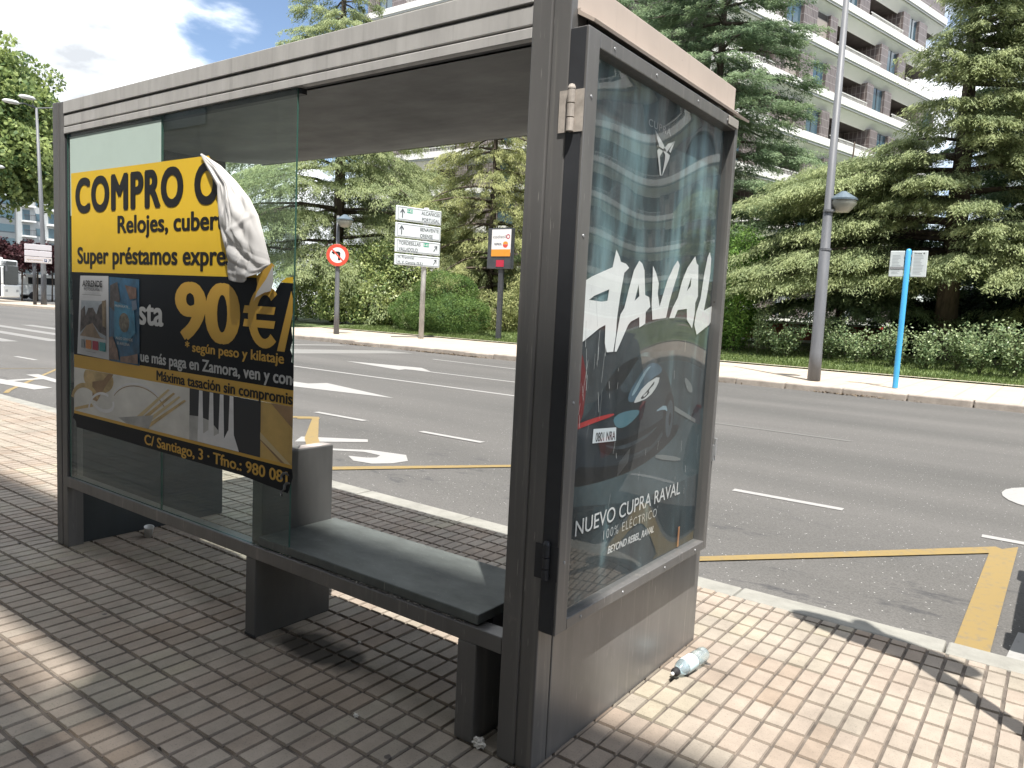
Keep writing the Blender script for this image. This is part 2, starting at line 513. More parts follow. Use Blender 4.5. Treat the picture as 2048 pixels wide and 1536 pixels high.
# ------------------------------------------------------------------ ground, road, kerbs
def asphalt():
    m = bpy.data.materials.new('asphalt')
    m.use_nodes = True
    t = m.node_tree
    b = t.nodes['Principled BSDF']
    b.inputs['Roughness'].default_value = 0.8
    b.inputs['Specular IOR Level'].default_value = 0.3
    co = N(t, 'ShaderNodeTexCoord')
    # broad wear running along the lanes
    mp1 = N(t, 'ShaderNodeMapping'); mp1.inputs['Scale'].default_value = (0.10, 0.75, 1)
    n1 = N(t, 'ShaderNodeTexNoise'); n1.inputs['Scale'].default_value = 1.0; n1.inputs['Detail'].default_value = 6
    r1 = N(t, 'ShaderNodeValToRGB')
    r1.color_ramp.elements[0].position = 0.3; r1.color_ramp.elements[0].color = (0.081, 0.079, 0.075, 1)
    r1.color_ramp.elements[1].position = 0.72; r1.color_ramp.elements[1].color = (0.119, 0.114, 0.108, 1)
    # aggregate
    n2 = N(t, 'ShaderNodeTexNoise'); n2.inputs['Scale'].default_value = 95; n2.inputs['Detail'].default_value = 3
    m2 = N(t, 'ShaderNodeMix', data_type='RGBA', blend_type='OVERLAY'); m2.inputs['Factor'].default_value = 0.55
    # pale chips
    v = N(t, 'ShaderNodeTexVoronoi'); v.inputs['Scale'].default_value = 30
    ch = N(t, 'ShaderNodeMath', operation='LESS_THAN'); ch.inputs[1].default_value = 0.13
    wn = N(t, 'ShaderNodeSeparateColor')
    gt = N(t, 'ShaderNodeMath', operation='GREATER_THAN'); gt.inputs[1].default_value = 0.70
    mul = N(t, 'ShaderNodeMath', operation='MULTIPLY')
    m3 = N(t, 'ShaderNodeMix', data_type='RGBA'); m3.inputs['B'].default_value = (0.42, 0.42, 0.40, 1)
    # dark oil patches beside the kerb
    n3 = N(t, 'ShaderNodeTexNoise'); n3.inputs['Scale'].default_value = 1.9; n3.inputs['Detail'].default_value = 5
    n3.inputs['Roughness'].default_value = 0.75
    mp3 = N(t, 'ShaderNodeMapping'); mp3.inputs['Scale'].default_value = (0.8, 1.9, 1)
    mr = N(t, 'ShaderNodeMapRange'); mr.inputs['From Min'].default_value = 0.57; mr.inputs['From Max'].default_value = 0.66
    sx = N(t, 'ShaderNodeSeparateXYZ')
    ky = N(t, 'ShaderNodeMapRange'); ky.inputs['From Min'].default_value = 5.2; ky.inputs['From Max'].default_value = 2.8
    ky.inputs['To Min'].default_value = 0.0; ky.inputs['To Max'].default_value = 0.95
    mul2 = N(t, 'ShaderNodeMath', operation='MULTIPLY')
    m4 = N(t, 'ShaderNodeMix', data_type='RGBA'); m4.inputs['B'].default_value = (0.050, 0.050, 0.052, 1)
    L = t.links.new
    L(co.outputs['Object'], mp1.inputs['Vector']); L(mp1.outputs['Vector'], n1.inputs['Vector']); L(n1.outputs['Fac'], r1.inputs['Fac'])
    L(co.outputs['Object'], n2.inputs['Vector'])
    L(r1.outputs['Color'], m2.inputs['A']); L(n2.outputs['Fac'], m2.inputs['B'])
    L(co.outputs['Object'], v.inputs['Vector']); L(v.outputs['Distance'], ch.inputs[0])
    L(v.outputs['Color'], wn.inputs['Color']); L(wn.outputs[0], gt.inputs[0])
    L(ch.outputs[0], mul.inputs[0]); L(gt.outputs[0], mul.inputs[1]); L(mul.outputs[0], m3.inputs['Factor'])
    L(m2.outputs['Result'], m3.inputs['A'])
    L(co.outputs['Object'], mp3.inputs['Vector']); L(mp3.outputs['Vector'], n3.inputs['Vector']); L(n3.outputs['Fac'], mr.inputs['Value'])
    L(co.outputs['Object'], sx.inputs[0]); L(sx.outputs['Y'], ky.inputs['Value'])
    L(mr.outputs['Result'], mul2.inputs[0]); L(ky.outputs['Result'], mul2.inputs[1])
    L(mul2.outputs[0], m4.inputs['Factor']); L(m3.outputs['Result'], m4.inputs['A'])
    L(m4.outputs['Result'], b.inputs['Base Color'])
    bp = N(t, 'ShaderNodeBump'); bp.inputs['Strength'].default_value = 0.35; bp.inputs['Distance'].default_value = 0.006
    L(n2.outputs['Fac'], bp.inputs['Height']); L(bp.outputs['Normal'], b.inputs['Normal'])
    return m
ASPH = asphalt()
tag(MB().box(-900, 900, -700, 900, -1.0, -0.30).build('ground', pm('far_ground', (0.16, 0.155, 0.145), rough=0.9, var=0.2, vscale=(0.02, 0.02, 0.02))), kind='structure')
RZ = -0.12
tag(MB().face([(-220, 2.05, RZ), (60, 2.05, RZ), (60, 70, RZ), (-220, 70, RZ)]).build('road', ASPH), kind='structure')

def tile_mat():
    m = bpy.data.materials.new('paving_tile')
    m.use_nodes = True
    t = m.node_tree
    b = t.nodes['Principled BSDF']
    b.inputs['Roughness'].default_value = 0.75
    b.inputs['Specular IOR Level'].default_value = 0.3
    L = t.links.new
    at = N(t, 'ShaderNodeAttribute', attribute_name='tint')
    rp = N(t, 'ShaderNodeValToRGB')
    e = rp.color_ramp.elements
    e[0].position = 0.0; e[0].color = (0.300, 0.239, 0.186, 1)
    e[1].position = 1.0; e[1].color = (0.365, 0.323, 0.247, 1)
    x = e.new(0.35); x.color = (0.338, 0.285, 0.236, 1)
    x = e.new(0.7); x.color = (0.327, 0.289, 0.239, 1)
    L(at.outputs['Fac'], rp.inputs['Fac'])
    co = N(t, 'ShaderNodeTexCoord')
    n1 = N(t, 'ShaderNodeTexNoise'); n1.inputs['Scale'].default_value = 3.5; n1.inputs['Detail'].default_value = 7; n1.inputs['Roughness'].default_value = 0.7
    r1 = N(t, 'ShaderNodeMapRange'); r1.inputs['From Min'].default_value = 0.3; r1.inputs['From Max'].default_value = 0.72
    r1.inputs['To Min'].default_value = 0.66; r1.inputs['To Max'].default_value = 1.08
    mm = N(t, 'ShaderNodeVectorMath', operation='SCALE')
    L(co.outputs['Object'], n1.inputs['Vector']); L(n1.outputs['Fac'], r1.inputs['Value'])
    L(rp.outputs['Color'], mm.inputs[0]); L(r1.outputs['Result'], mm.inputs['Scale'])
    # speckle
    n2 = N(t, 'ShaderNodeTexNoise'); n2.inputs['Scale'].default_value = 160; n2.inputs['Detail'].default_value = 2
    r2 = N(t, 'ShaderNodeMapRange'); r2.inputs['From Min'].default_value = 0.28; r2.inputs['From Max'].default_value = 0.42
    r2.inputs['To Min'].default_value = 0.72; r2.inputs['To Max'].default_value = 1.0
    mm2 = N(t, 'ShaderNodeVectorMath', operation='SCALE')
    L(co.outputs['Object'], n2.inputs['Vector']); L(n2.outputs['Fac'], r2.inputs['Value'])
    L(mm.outputs[0], mm2.inputs[0]); L(r2.outputs['Result'], mm2.inputs['Scale'])
    # trodden chewing gum
    v = N(t, 'ShaderNodeTexVoronoi'); v.inputs['Scale'].default_value = 5.2
    nd = N(t, 'ShaderNodeTexNoise'); nd.inputs['Scale'].default_value = 60
    ad = N(t, 'ShaderNodeMath', operation='MULTIPLY_ADD'); ad.inputs[1].default_value = 0.07
    L(co.outputs['Object'], nd.inputs['Vector']); L(nd.outputs['Fac'], ad.inputs[0]); L(v.outputs['Distance'], ad.inputs[2])
    lt = N(t, 'ShaderNodeMapRange'); lt.inputs['From Min'].default_value = 0.115; lt.inputs['From Max'].default_value = 0.10
    sc = N(t, 'ShaderNodeSeparateColor'); gt = N(t, 'ShaderNodeMath', operation='GREATER_THAN'); gt.inputs[1].default_value = 0.70
    mu = N(t, 'ShaderNodeMath', operation='MULTIPLY')
    L(co.outputs['Object'], v.inputs['Vector']); L(ad.outputs[0], lt.inputs['Value'])
    L(v.outputs['Color'], sc.inputs['Color']); L(sc.outputs[0], gt.inputs[0]); L(lt.outputs['Result'], mu.inputs[0]); L(gt.outputs[0], mu.inputs[1])
    mg = N(t, 'ShaderNodeMix', data_type='RGBA'); mg.inputs['B'].default_value = (0.085, 0.075, 0.068, 1)
    L(mu.outputs[0], mg.inputs['Factor']); L(mm2.outputs[0], mg.inputs['A'])
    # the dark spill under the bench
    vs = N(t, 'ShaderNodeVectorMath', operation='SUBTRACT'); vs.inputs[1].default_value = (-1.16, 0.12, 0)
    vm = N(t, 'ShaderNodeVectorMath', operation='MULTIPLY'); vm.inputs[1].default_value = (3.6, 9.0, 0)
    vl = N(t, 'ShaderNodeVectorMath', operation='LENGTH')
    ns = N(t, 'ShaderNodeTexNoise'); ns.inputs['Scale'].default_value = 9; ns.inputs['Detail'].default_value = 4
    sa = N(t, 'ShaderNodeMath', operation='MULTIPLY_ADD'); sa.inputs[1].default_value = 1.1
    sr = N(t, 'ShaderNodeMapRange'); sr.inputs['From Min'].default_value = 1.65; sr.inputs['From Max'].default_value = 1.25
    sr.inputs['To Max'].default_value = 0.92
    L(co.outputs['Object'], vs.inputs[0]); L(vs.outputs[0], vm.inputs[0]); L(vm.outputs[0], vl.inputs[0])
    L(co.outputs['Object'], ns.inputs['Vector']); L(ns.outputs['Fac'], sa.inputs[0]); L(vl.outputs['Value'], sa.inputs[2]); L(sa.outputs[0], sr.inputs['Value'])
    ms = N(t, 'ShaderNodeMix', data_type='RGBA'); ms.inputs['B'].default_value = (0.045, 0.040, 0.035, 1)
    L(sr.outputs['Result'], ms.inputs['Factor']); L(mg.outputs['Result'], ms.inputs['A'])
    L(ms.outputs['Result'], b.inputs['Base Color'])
    bp = N(t, 'ShaderNodeBump'); bp.inputs['Strength'].default_value = 0.25; bp.inputs['Distance'].default_value = 0.003
    L(n2.outputs['Fac'], bp.inputs['Height']); L(bp.outputs['Normal'], b.inputs['Normal'])
    return m
TILE = tile_mat()
JOINT = pm('sandy_joint', (0.105, 0.088, 0.073), rough=0.95, var=0.5, vscale=(7, 7, 7))

# near pavement: relief tiles standing 5 mm proud of their joints
rng = np.random.default_rng(4)
PX, PY = 0.0785, 0.137
xs = np.arange(math.floor((-13 + 1.642) / PX), math.ceil((4.2 + 1.642) / PX))
ys = np.arange(math.floor((-3.2 + 0.683) / PY), 20)
gx, gy = np.meshgrid(xs, ys, indexing='ij')
gx, gy = gx.ravel(), gy.ravel()
n = len(gx)
jit = lambda k: rng.normal(0, 0.0006, n) * k
x0 = -1.642 + gx * PX + 0.0050 + jit(1); x1 = -1.642 + (gx + 1) * PX - 0.0050 + jit(1)
y0 = -0.683 + gy * PY + 0.0068 + jit(1); y1 = np.minimum(-0.683 + (gy + 1) * PY - 0.0068 + jit(1), 1.985)
zt = rng.normal(0, 0.0007, n) - (rng.random(n) < .03) * rng.uniform(.001, .004, n)
bt = 0.0028
zb = np.full(n, -0.0085)
V = np.stack([np.stack([x0, y0, zb], 1), np.stack([x1, y0, zb], 1), np.stack([x1, y1, zb], 1), np.stack([x0, y1, zb], 1),
              np.stack([x0 + bt, y0 + bt, zt], 1), np.stack([x1 - bt, y0 + bt, zt], 1), np.stack([x1 - bt, y1 - bt, zt], 1), np.stack([x0 + bt, y1 - bt, zt], 1)], 1)
F = np.array([[4, 5, 6, 7], [0, 1, 5, 4], [1, 2, 6, 5], [2, 3, 7, 6], [3, 0, 4, 7]])
faces = (np.arange(n)[:, None, None] * 8 + F[None]).reshape(-1, 4)
slab = (np.floor(gx / 4).astype(int) * 131 + np.floor(gy / 3).astype(int) * 977)
st = np.array([random.Random(int(s)).random() for s in slab])
tt = np.clip(0.75 * st + 0.35 * rng.random(n) - .05, 0, 1)
me = bpy.data.meshes.new('pavement')
nb = n * 8
base = [(-13.2, -3.4, -0.0083), (4.4, -3.4, -0.0083), (4.4, 1.99, -0.0083), (-13.2, 1.99, -0.0083)]
me.from_pydata(list(map(tuple, V.reshape(-1, 3))) + base, [], [tuple(f) for f in faces] + [(nb, nb + 1, nb + 2, nb + 3)])
me.materials.append(TILE); me.materials.append(JOINT)
me.polygons[len(me.polygons) - 1].material_index = 1
a = me.attributes.new('tint', 'FLOAT', 'FACE')
a.data.foreach_set('value', np.append(np.repeat(tt, 5), 0.5).astype(np.float32))
pav = bpy.data.objects.new('pavement', me); COL.objects.link(pav); tag(pav, kind='structure')
PAVFAR = pm('pale_paving', (0.36, 0.305, 0.245), rough=0.8, var=0.10, vscale=(1.2, 1.2, 1))
tag(MB().box(-220, -13.2, -60, 1.99, -0.3, -0.001).box(4.4, 60, -60, 1.99, -0.3, -0.001).box(-13.2, 4.4, -60, -3.4, -0.3, -0.001).build('pavement_beyond', PAVFAR), kind='structure')
GRANITE = pm('granite_kerb', (0.235, 0.23, 0.205), rough=0.75, var=0.16, vscale=(5, 5, 5), bump=0.25, bscale=120)
kb = MB()
x = -60.0
rk = random.Random(3)
while x < 12:
    l = 1.0 + rk.uniform(-.04, .04)
    dy = rk.uniform(-.006, .006)
    kb.box(x + .004, x + l - .004, 1.993, 2.165 + dy, -0.28, -0.004 + rk.uniform(-.004, .003))
    x += l
tag(kb.build('kerb', GRANITE, bevel=0.012), kind='structure')

# far pavement with its kerb
KY = 16.1
kb = MB()
x = -23.6
while x < 45:
    l = 1.25 + rk.uniform(-.1, .1)
    kb.box(x + .012, x + l - .012, KY + rk.uniform(-.03, .03), KY + 0.32, -0.28, 0.03 + rk.uniform(-.015, .012))
    x += l
# the kerb swings round the corner
pc = [(-23.6, KY), (-25.2, KY + .5), (-26.6, KY + 1.6), (-27.4, KY + 3.2), (-27.8, KY + 6.0), (-28.2, KY + 12)]
for (ax, ay), (bx, by) in zip(pc, pc[1:]):
    d = Vector((bx - ax, by - ay)).normalized(); nn = Vector((d.y, -d.x)) * -0.3
    kb.prism([(ax, ay), (bx, by), (bx - nn.x, by - nn.y), (ax - nn.x, ay - nn.y)], lambda u, v, w: (u, v, w), -0.28, 0.03)
tag(kb.build('far_kerb', pm('old_kerb', (0.33, 0.29, 0.25), rough=0.85, var=0.22, vscale=(3, 3, 3), bump=0.4, bscale=30), bevel=0.03, fixn=True), kind='structure')
def far_pav():
    m = pm('far_paving', (0.43, 0.365, 0.295), rough=0.8, var=0.07, vscale=(0.8, 0.8, 1))
    t = m.node_tree; b = t.nodes['Principled BSDF']
    co = N(t, 'ShaderNodeTexCoord'); br = N(t, 'ShaderNodeTexBrick')
    br.offset = 0.0
    br.inputs['Scale'].default_value = 1.0; br.inputs['Mortar Size'].default_value = 0.02
    br.inputs['Brick Width'].default_value = 0.6; br.inputs['Row Height'].default_value = 0.6
    src = b.inputs['Base Color'].links[0].from_socket
    mx = N(t, 'ShaderNodeMix', data_type='RGBA', blend_type='MULTIPLY'); mx.inputs['Factor'].default_value = 0.35
    br.inputs['Color1'].default_value = (1, 1, 1, 1); br.inputs['Color2'].default_value = (.93, .93, .93, 1); br.inputs['Mortar'].default_value = (.35, .33, .3, 1)
    t.links.new(co.outputs['Object'], br.inputs['Vector']); t.links.new(src, mx.inputs['A']); t.links.new(br.outputs['Color'], mx.inputs['B'])
    t.links.new(mx.outputs['Result'], b.inputs['Base Color'])
    return m
FP = far_pav()
fp = MB()
fp.face([(-23.6, KY + .3, 0.015), (45, KY + .3, 0.015), (45, 22.6, 0.015), (-28, 22.6, 0.015), (-27.7, KY + 6, 0.015), (-27.2, KY + 3.2, 0.015), (-26.4, KY + 1.8, 0.015), (-25.0, KY + .75, 0.015)])
tag(fp.build('far_pavement', FP), kind='structure')

# road paint -----------------------------------------------------------
def paint_mat(name, c, wear=0.5):
    m = bpy.data.materials.new(name); m.use_nodes = True
    t = m.node_tree; b = t.nodes['Principled BSDF']
    b.inputs['Roughness'].default_value = 0.6
    co = N(t, 'ShaderNodeTexCoord'); no = N(t, 'ShaderNodeTexNoise'); no.inputs['Scale'].default_value = 17; no.inputs['Detail'].default_value = 8; no.inputs['Roughness'].default_value = 0.75
    mr = N(t, 'ShaderNodeMapRange'); mr.inputs['From Min'].default_value = 0.5 + .1 * (1 - wear); mr.inputs['From Max'].default_value = 0.72
    mx = N(t, 'ShaderNodeMix', data_type='RGBA'); mx.inputs['A'].default_value = (*c, 1); mx.inputs['B'].default_value = (0.12, 0.115, 0.11, 1)
    ml = N(t, 'ShaderNodeMath', operation='MULTIPLY'); ml.inputs[1].default_value = wear
    t.links.new(co.outputs['Object'], no.inputs['Vector']); t.links.new(no.outputs['Fac'], mr.inputs['Value']); t.links.new(mr.outputs['Result'], ml.inputs[0])
    t.links.new(ml.outputs[0], mx.inputs['Factor']); t.links.new(mx.outputs['Result'], b.inputs['Base Color'])
    return m
WPAINT = paint_mat('white_road_paint', (0.30, 0.295, 0.285), 0.6)
WPAINT2 = paint_mat('worn_road_paint', (0.20, 0.196, 0.188), 0.9)
YPAINT = paint_mat('yellow_road_paint', (0.232, 0.165, 0.062), 0.8)
PZ = RZ + 0.004
def mark(name, polys, mat, dz=0.0):
    b = MB()
    for i, p in enumerate(polys):
        b.face([(u, v, PZ + dz + (i % 7) * .0005) for u, v in p])
    o = b.build(name, mat, fixn=True)
    return tag(o, kind='structure')
def strip(pts, w):
    pts = [Vector(p) for p in pts]
    L_, R2 = [], []
    for i, p in enumerate(pts):
        d = (pts[min(i + 1, len(pts) - 1)] - pts[max(i - 1, 0)]).normalized()
        nn = Vector((-d.y, d.x)) * w / 2
        L_.append(p + nn); R2.append(p - nn)
    return [[L_[i], L_[i + 1], R2[i + 1], R2[i]] for i in range(len(pts) - 1)]
dash = []
xk = -30.9
while xk < 14:
    dash += strip([(xk, 4.94), (xk + 0.96, 4.96)], 0.095)
    xk += 1.985 if xk > -31 else 1
mark('lane_dash', dash, WPAINT)
mark('lane_line', strip([(-24, 9.07), (-4.6, 9.07)], 0.11), WPAINT)
mark('worn_line', strip([(-4.6, 9.07), (-1.0, 9.07)], 0.11), paint_mat('almost_gone_paint', (0.13, 0.127, 0.12), 0.9))
mark('arrow_line', strip([(-11.3, 11.08), (-7.2, 11.1)], 0.10) + strip([(-13.2, 14.08), (-9.6, 13.8)], 0.10)
     + [[(-13.6, 11.2), (-11.2, 10.72), (-11.25, 10.98), (-10.6, 11.15), (-11.35, 11.65)]], WPAINT)
mark('painted_arrow', [[(-12.0, 6.72), (-10.0, 6.82), (-9.9, 6.55), (-7.6, 6.97), (-9.85, 7.46), (-9.95, 7.1), (-12.0, 7.0)]], WPAINT)
mark('stop_line', [[(-17.9, 11.6), (-16.0, 11.5), (-15.0, 15.2), (-16.2, 15.2)], [(-19.6, 13.4), (-19.0, 13.3), (-18.4, 15.5), (-18.9, 15.5)]], WPAINT2)
zb_ = []
for k in range(9):
    yy = 5.6 + k * 1.15
    zb_.append([(-30.5, yy + .0), (-21.6, yy - .4), (-21.6, yy + .0), (-30.5, yy + .42)])
mark('zebra_crossing', zb_, WPAINT2)
mark('bus_bay_line', strip([(-14.9, 2.62), (-14.2, 4.62), (-11.3, 2.7), (-11.0, 2.55)], 0.07) + strip([(-6.8, 4.4), (-6.62, 4.62)], .1)
     + strip([(-8.6, 2.72), (-6.7, 4.62), (-5.55, 3.62), (-4.28, 2.70)], 0.15), YPAINT)
mark('zigzag_line', strip([(-5.2, 1.72 + .9), (-4.22, 2.74)], .12) + strip([(-4.28, 2.66), (-2.45, 5.05), (-0.85, 2.44), (1.02, 4.61)], 0.135) + [[(0.935, 2.17), (1.09, 2.17), (1.105, 4.77), (0.945, 4.50)]], YPAINT, 0.004)
mark('painted_letters', [[(-4.95, 3.40), (-4.62, 3.66), (-4.20, 3.76), (-3.98, 3.56), (-4.00, 3.36), (-4.12, 3.20), (-4.34, 3.16), (-4.55, 3.28), (-4.36, 3.36), (-4.30, 3.44), (-4.36, 3.54), (-4.6, 3.54), (-4.9, 3.32)],
                         [(-5.5, 3.35), (-4.98, 3.95), (-5.1, 4.06), (-5.7, 3.6)],
                         [(-13.2, 3.1), (-11.3, 3.3), (-11.2, 3.0), (-13.1, 2.8)], [(-13.3, 3.7), (-11.7, 3.6), (-11.8, 3.75), (-13.3, 3.9)], [(-12.6, 3.1), (-12.4, 3.1), (-12.5, 3.75), (-12.7, 3.75)],
                         [(1.25 + .38 * math.cos(t), 6.95 + .58 * math.sin(t)) for t in [k * PI / 10 for k in range(20)]], [(1.14, 2.2), (1.5, 2.2), (1.5, 2.9), (1.19, 2.86)]], WPAINT)

# lawn, rising gently from the far pavement ------------------------------
def lawn_z(y):
    return 0.03 + min(0.5, max(0.0, (y - 22.2) * 0.062))
GRASSM = pm('lawn_soil', (0.12, 0.16, 0.06), rough=0.9, var=0.3, vscale=(0.9, 0.9, 1))
def lf(u, v):
    x = -28.5 + u * 75; y = 22.2 + v * 40
    if x < -27.5: x -= 30 * 0
    return (x, y, lawn_z(y))
tag(MB().grid(lf, 20, 60).build('lawn', GRASSM), kind='structure')
tag(MB().box(-46, -28.5, 22.4, 60, -0.3, 0.02).build('lawn_west', GRASSM), kind='structure')
tag(MB().grid(lambda u, v: (-27.6 + u * 60, 22.0 + v * .24, 0.06), 4, 1).build('lawn_edging', pm('edging_stone', (0.40, 0.35, 0.29), rough=0.85)), kind='structure')
GRASSL = leaf_mat('grass_blade', (0.085, 0.13, 0.04), (0.20, 0.25, 0.085), 0.35)
r = np.random.default_rng(11)
ng = 42000
gxx = r.uniform(-27, 3, ng); gyy = 22.2 + r.random(ng) ** 1.6 * 6.5
gz = np.array([lawn_z(v) for v in gyy])
hgt = r.uniform(0.05, 0.13, ng)
Cc = np.stack([gxx, gyy, gz + hgt * 0.45], 1)
Dd = np.stack([r.normal(0, .35, ng), r.normal(0, .35, ng), np.ones(ng)], 1)
Nv = np.stack([r.normal(0, 1, ng), r.normal(0, 1, ng), np.zeros(ng)], 1)
tag(leaf_mesh('grass', Cc, Dd, Nv, hgt, np.full(ng, 0.03), r.random(ng), GRASSL), 'short mown green grass on the lawn strip behind the far pavement', 'grass', kind='stuff')
tag(MB().grid(lambda u, v: (-14 + u * 24, 26.6 + v * 1.7 + u * 1.5, lawn_z(26.6 + v * 1.7 + u * 1.5) + 0.012), 10, 3).build('garden_path', PAVFAR), kind='structure')
# traffic island far left
tag(MB().prism([(-72, 17.2), (-50, 19.3), (-48.2, 20.3), (-50, 21.6), (-72, 24)], lambda u, v, w: (u, v, w), -0.2, 0.02).build('traffic_island', PAVFAR, fixn=True), kind='structure')

# ================================================================== BUS SHELTER
L_S, H, D, PW = 3.3266, 2.4517, 1.318, 0.1372
ZF, ZRB, ZRT = 2.2835, 0.3517, 0.4089
sh = empty('bus_shelter', (-1.66, 0.6, 0), 0, 'dark bronze metal bus shelter with glass back, bench and advertising cabinet end wall', 'bus shelter')
O = -Vector(sh.location)
class SB(MB):
    def build(s, name, mat, parent=sh, **k):
        off = Vector((0, 0, 0))
        p = parent
        while p is not None:
            off += Vector(p.location); p = p.parent
        s.v = [(a - off.x, b - off.y, c - off.z) for a, b, c in s.v]
        return MB.build(s, name, mat, parent, **k)

# near right post (back corner): two profiles with a seam
SB().box(-PW, -0.0665, 0.0, 0.09, 0, H + .03).box(-0.0635, 0.0, 0.003, 0.088, 0, H + .03).box(-0.09, -0.04, 0.006, 0.08, 0, H + .02).build('post', METAL, bevel=0.004)
SB().box(-L_S, -3.262, 0.0, 0.09, 0, H + .004).box(-3.2585, -3.2, 0.003, 0.088, 0, H + .002).box(-3.29, -3.23, 0.007, 0.08, 0, H).build('post', METAL, bevel=0.004)
# back fascia: three bars, dark grooves between them
SB().box(-3.2, -PW, 0.002, 0.03, ZF, 2.3165).box(-3.2, -PW, 0.004, 0.03, 2.3245, 2.3795).box(-3.2, -PW, 0.0, 0.03, 2.3875, H).build('fascia', METAL_FA, bevel=0.0025)
SB().box(-3.2, -PW, 0.0301, 0.06, ZF + .004, H - .006).build('fascia_backing', METAL_DK)
# bottom rail and the channel holding the glass
SB().box(-3.2, -PW, 0.0, 0.07, ZRB, ZRT).build('bottom_rail', METAL, bevel=0.003)
SB().box(-3.2, -1.24, 0.0215, 0.05, 2.262, ZF - .001).box(-3.199, -3.187, 0.008, 0.05, ZRT, 2.262).build('glass_channel', METAL_DK)

# roof: flat deck whose soffit rolls up towards the street edge
def soffit(x, y):
    t = max(0.0, (y - 0.86) / 0.46)
    e = max(0.0, (-2.95 - x) / 0.38)
    return 2.283 + 0.075 * t * t + 0.05 * e * e
rf = SB()
nx, ny = 24, 16
rf.grid(lambda u, v: (-3.3 + u * 3.17, 0.061 + v * 1.257, soffit(-3.3 + u * 3.17, 0.061 + v * 1.257)), nx, ny)
rf.build('soffit', ROOFU, smooth=True)
SB().box(-3.31, -0.002, 0.0605, 1.31, 2.372, 2.438).build('roof', METAL_FA, bevel=0.01)
SB().grid(lambda u, v: (-3.31 + u * 3.17, 1.3185 + .004 * math.sin(v * PI), 2.352 + v * 0.098), 8, 4).build('front_fascia', METAL_FA)

# right end: advertising cabinet
SB().box(-0.135, 0.0, 0.092, 1.318, 0.0, 0.50).build('lower_panel', PANEL, bevel=0.004)
SB().box(-0.135, -0.03, 0.092, 1.318, 0.502, 2.35).build('cabinet_body', METAL_DK)
SB().box(-0.0295, -0.001, 1.236, 1.317, 0.502, 2.35).build('post', METAL, bevel=0.004)
SB().box(-0.02, 0.0005, 0.031, 1.3185, 2.351, H + .001).build('end_fascia', METAL_LT, bevel=0.003)
lip = SB()
lip.prism([(0.0012, 2.356), (0.0012, 2.340), (0.058, 2.309), (0.0605, 2.318), (0.010, 2.348), (0.010, 2.356)], lambda u, v, d: (u, d, v), 0.033, 1.345)
lip.build('drip_lip', METAL_LT, fixn=True)
# side strip beside the door, dark reveal and door frame
SB().box(-0.02, 0.0008, 0.0905, 0.0915, 0.5, 2.35).build('door_seal', RUBBER)
door = SB()
y0d, y1d, z0d, z1d = 0.006, 1.222, 0.470, 2.292
door.box(0.006, 0.060, y0d, 0.073, z0d, z1d).box(0.006, 0.060, 1.192, y1d, z0d, z1d)
door.box(0.006, 0.0595, 0.073, 1.192, z0d, 0.508).box(0.006, 0.0595, 0.073, 1.192, 2.246, z1d)
dr = door.build('door_frame', METAL, bevel=0.003)
# dark side face of the door
SB().box(0.001, 0.052, 0.0032, 0.0058, z0d + .004, z1d - .004).build('door_edge', METAL_DK, parent=dr)
SB().box(0.062, 0.067, 1.10, 1.205, 2.252, 2.286).build('lock_plate', pm('bare_steel', (0.42, 0.39, 0.35), rough=0.5, metal=.4), parent=dr, bevel=0.002)
SB().box(0.0602, 0.068, 1.205, 1.228, 0.86, 0.93).tube([(0.07, 1.216, .885), (0.07, 1.216, .96)], .006).build('latch', STEEL, parent=dr)
sw = SB()
for yy in (.16, .45, .8, 1.1):
    for zz in (.489, 2.269):
        sw.lathe([(0, .0022), (.004, .002), (.0052, 0)], (.0597, yy, zz), (1, 0, 0), 10)
for zz in (.7, 1.2, 1.7, 2.1):
    sw.lathe([(0, .0022), (.004, .002), (.0052, 0)], (.0602, .038, zz), (1, 0, 0), 10)
sw.build('screws', STEEL, parent=dr)
for z0, z1, mt in ((1.995, 2.115, pm('dusty_hinge', (0.40, 0.36, 0.32), rough=0.7, var=0.25, vscale=(20, 20, 20))), (0.645, 0.755, METAL_DK)):
    h = SB()
    zc = (z1 - z0) / 3
    for k in range(3):
        h.tube([(0.020, -0.006, z0 + k * zc + .0015), (0.020, -0.006, z0 + (k + 1) * zc - .0015)], 0.0115, 12)
    h.box(-0.024, 0.0030, -0.0015, -0.0002, z0, z1)
    h.box(0.012, 0.058, 0.0015, 0.0030, z0, z1)
    h.lathe([(0, .016), (.008, .013), (.012, .004), (.012, 0)], (0.020, -0.006, z1), seg=12)
    h.build('hinge', mt, bevel=0.0)
# wavy acrylic window
PLEX = glass_mat('wavy_acrylic', (0.93, 0.95, 0.95), f0=0.055, gloss=0.85, rough=0.012, haze=0.02, haze_col=(.6, .62, .62), streak=True)
def bulge(u, v):
    y = 0.07 + u * 1.125; z = 0.504 + v * 1.746
    e = (math.sin(u * PI) ** .6) * (math.sin(v * PI) ** .5)
    w = 0.0062 * math.sin(v * 8.5 + 2.4 * u + .6) + 0.0115 * math.sin(u * 6.2 - 2.6 * v + .9) + 0.0100 * math.sin(v * 5 - u * 4.6 + 2.0)
    return (0.033 + 0.8 * w * (0.25 + .75 * e), y, z)
pl = SB().grid(bulge, 60, 90).build('acrylic_window', PLEX, smooth=True)

# left end wall
LW = pm('left_end_steel', (0.045, 0.053, 0.058), rough=0.3, metal=0.2, var=0.2, vscale=(3, 3, 1), spec=0.5)
SB().box(-L_S + .002, -3.2266, 0.0905, 0.992, 0.0, 2.345).build('end_panel', LW, bevel=0.004)
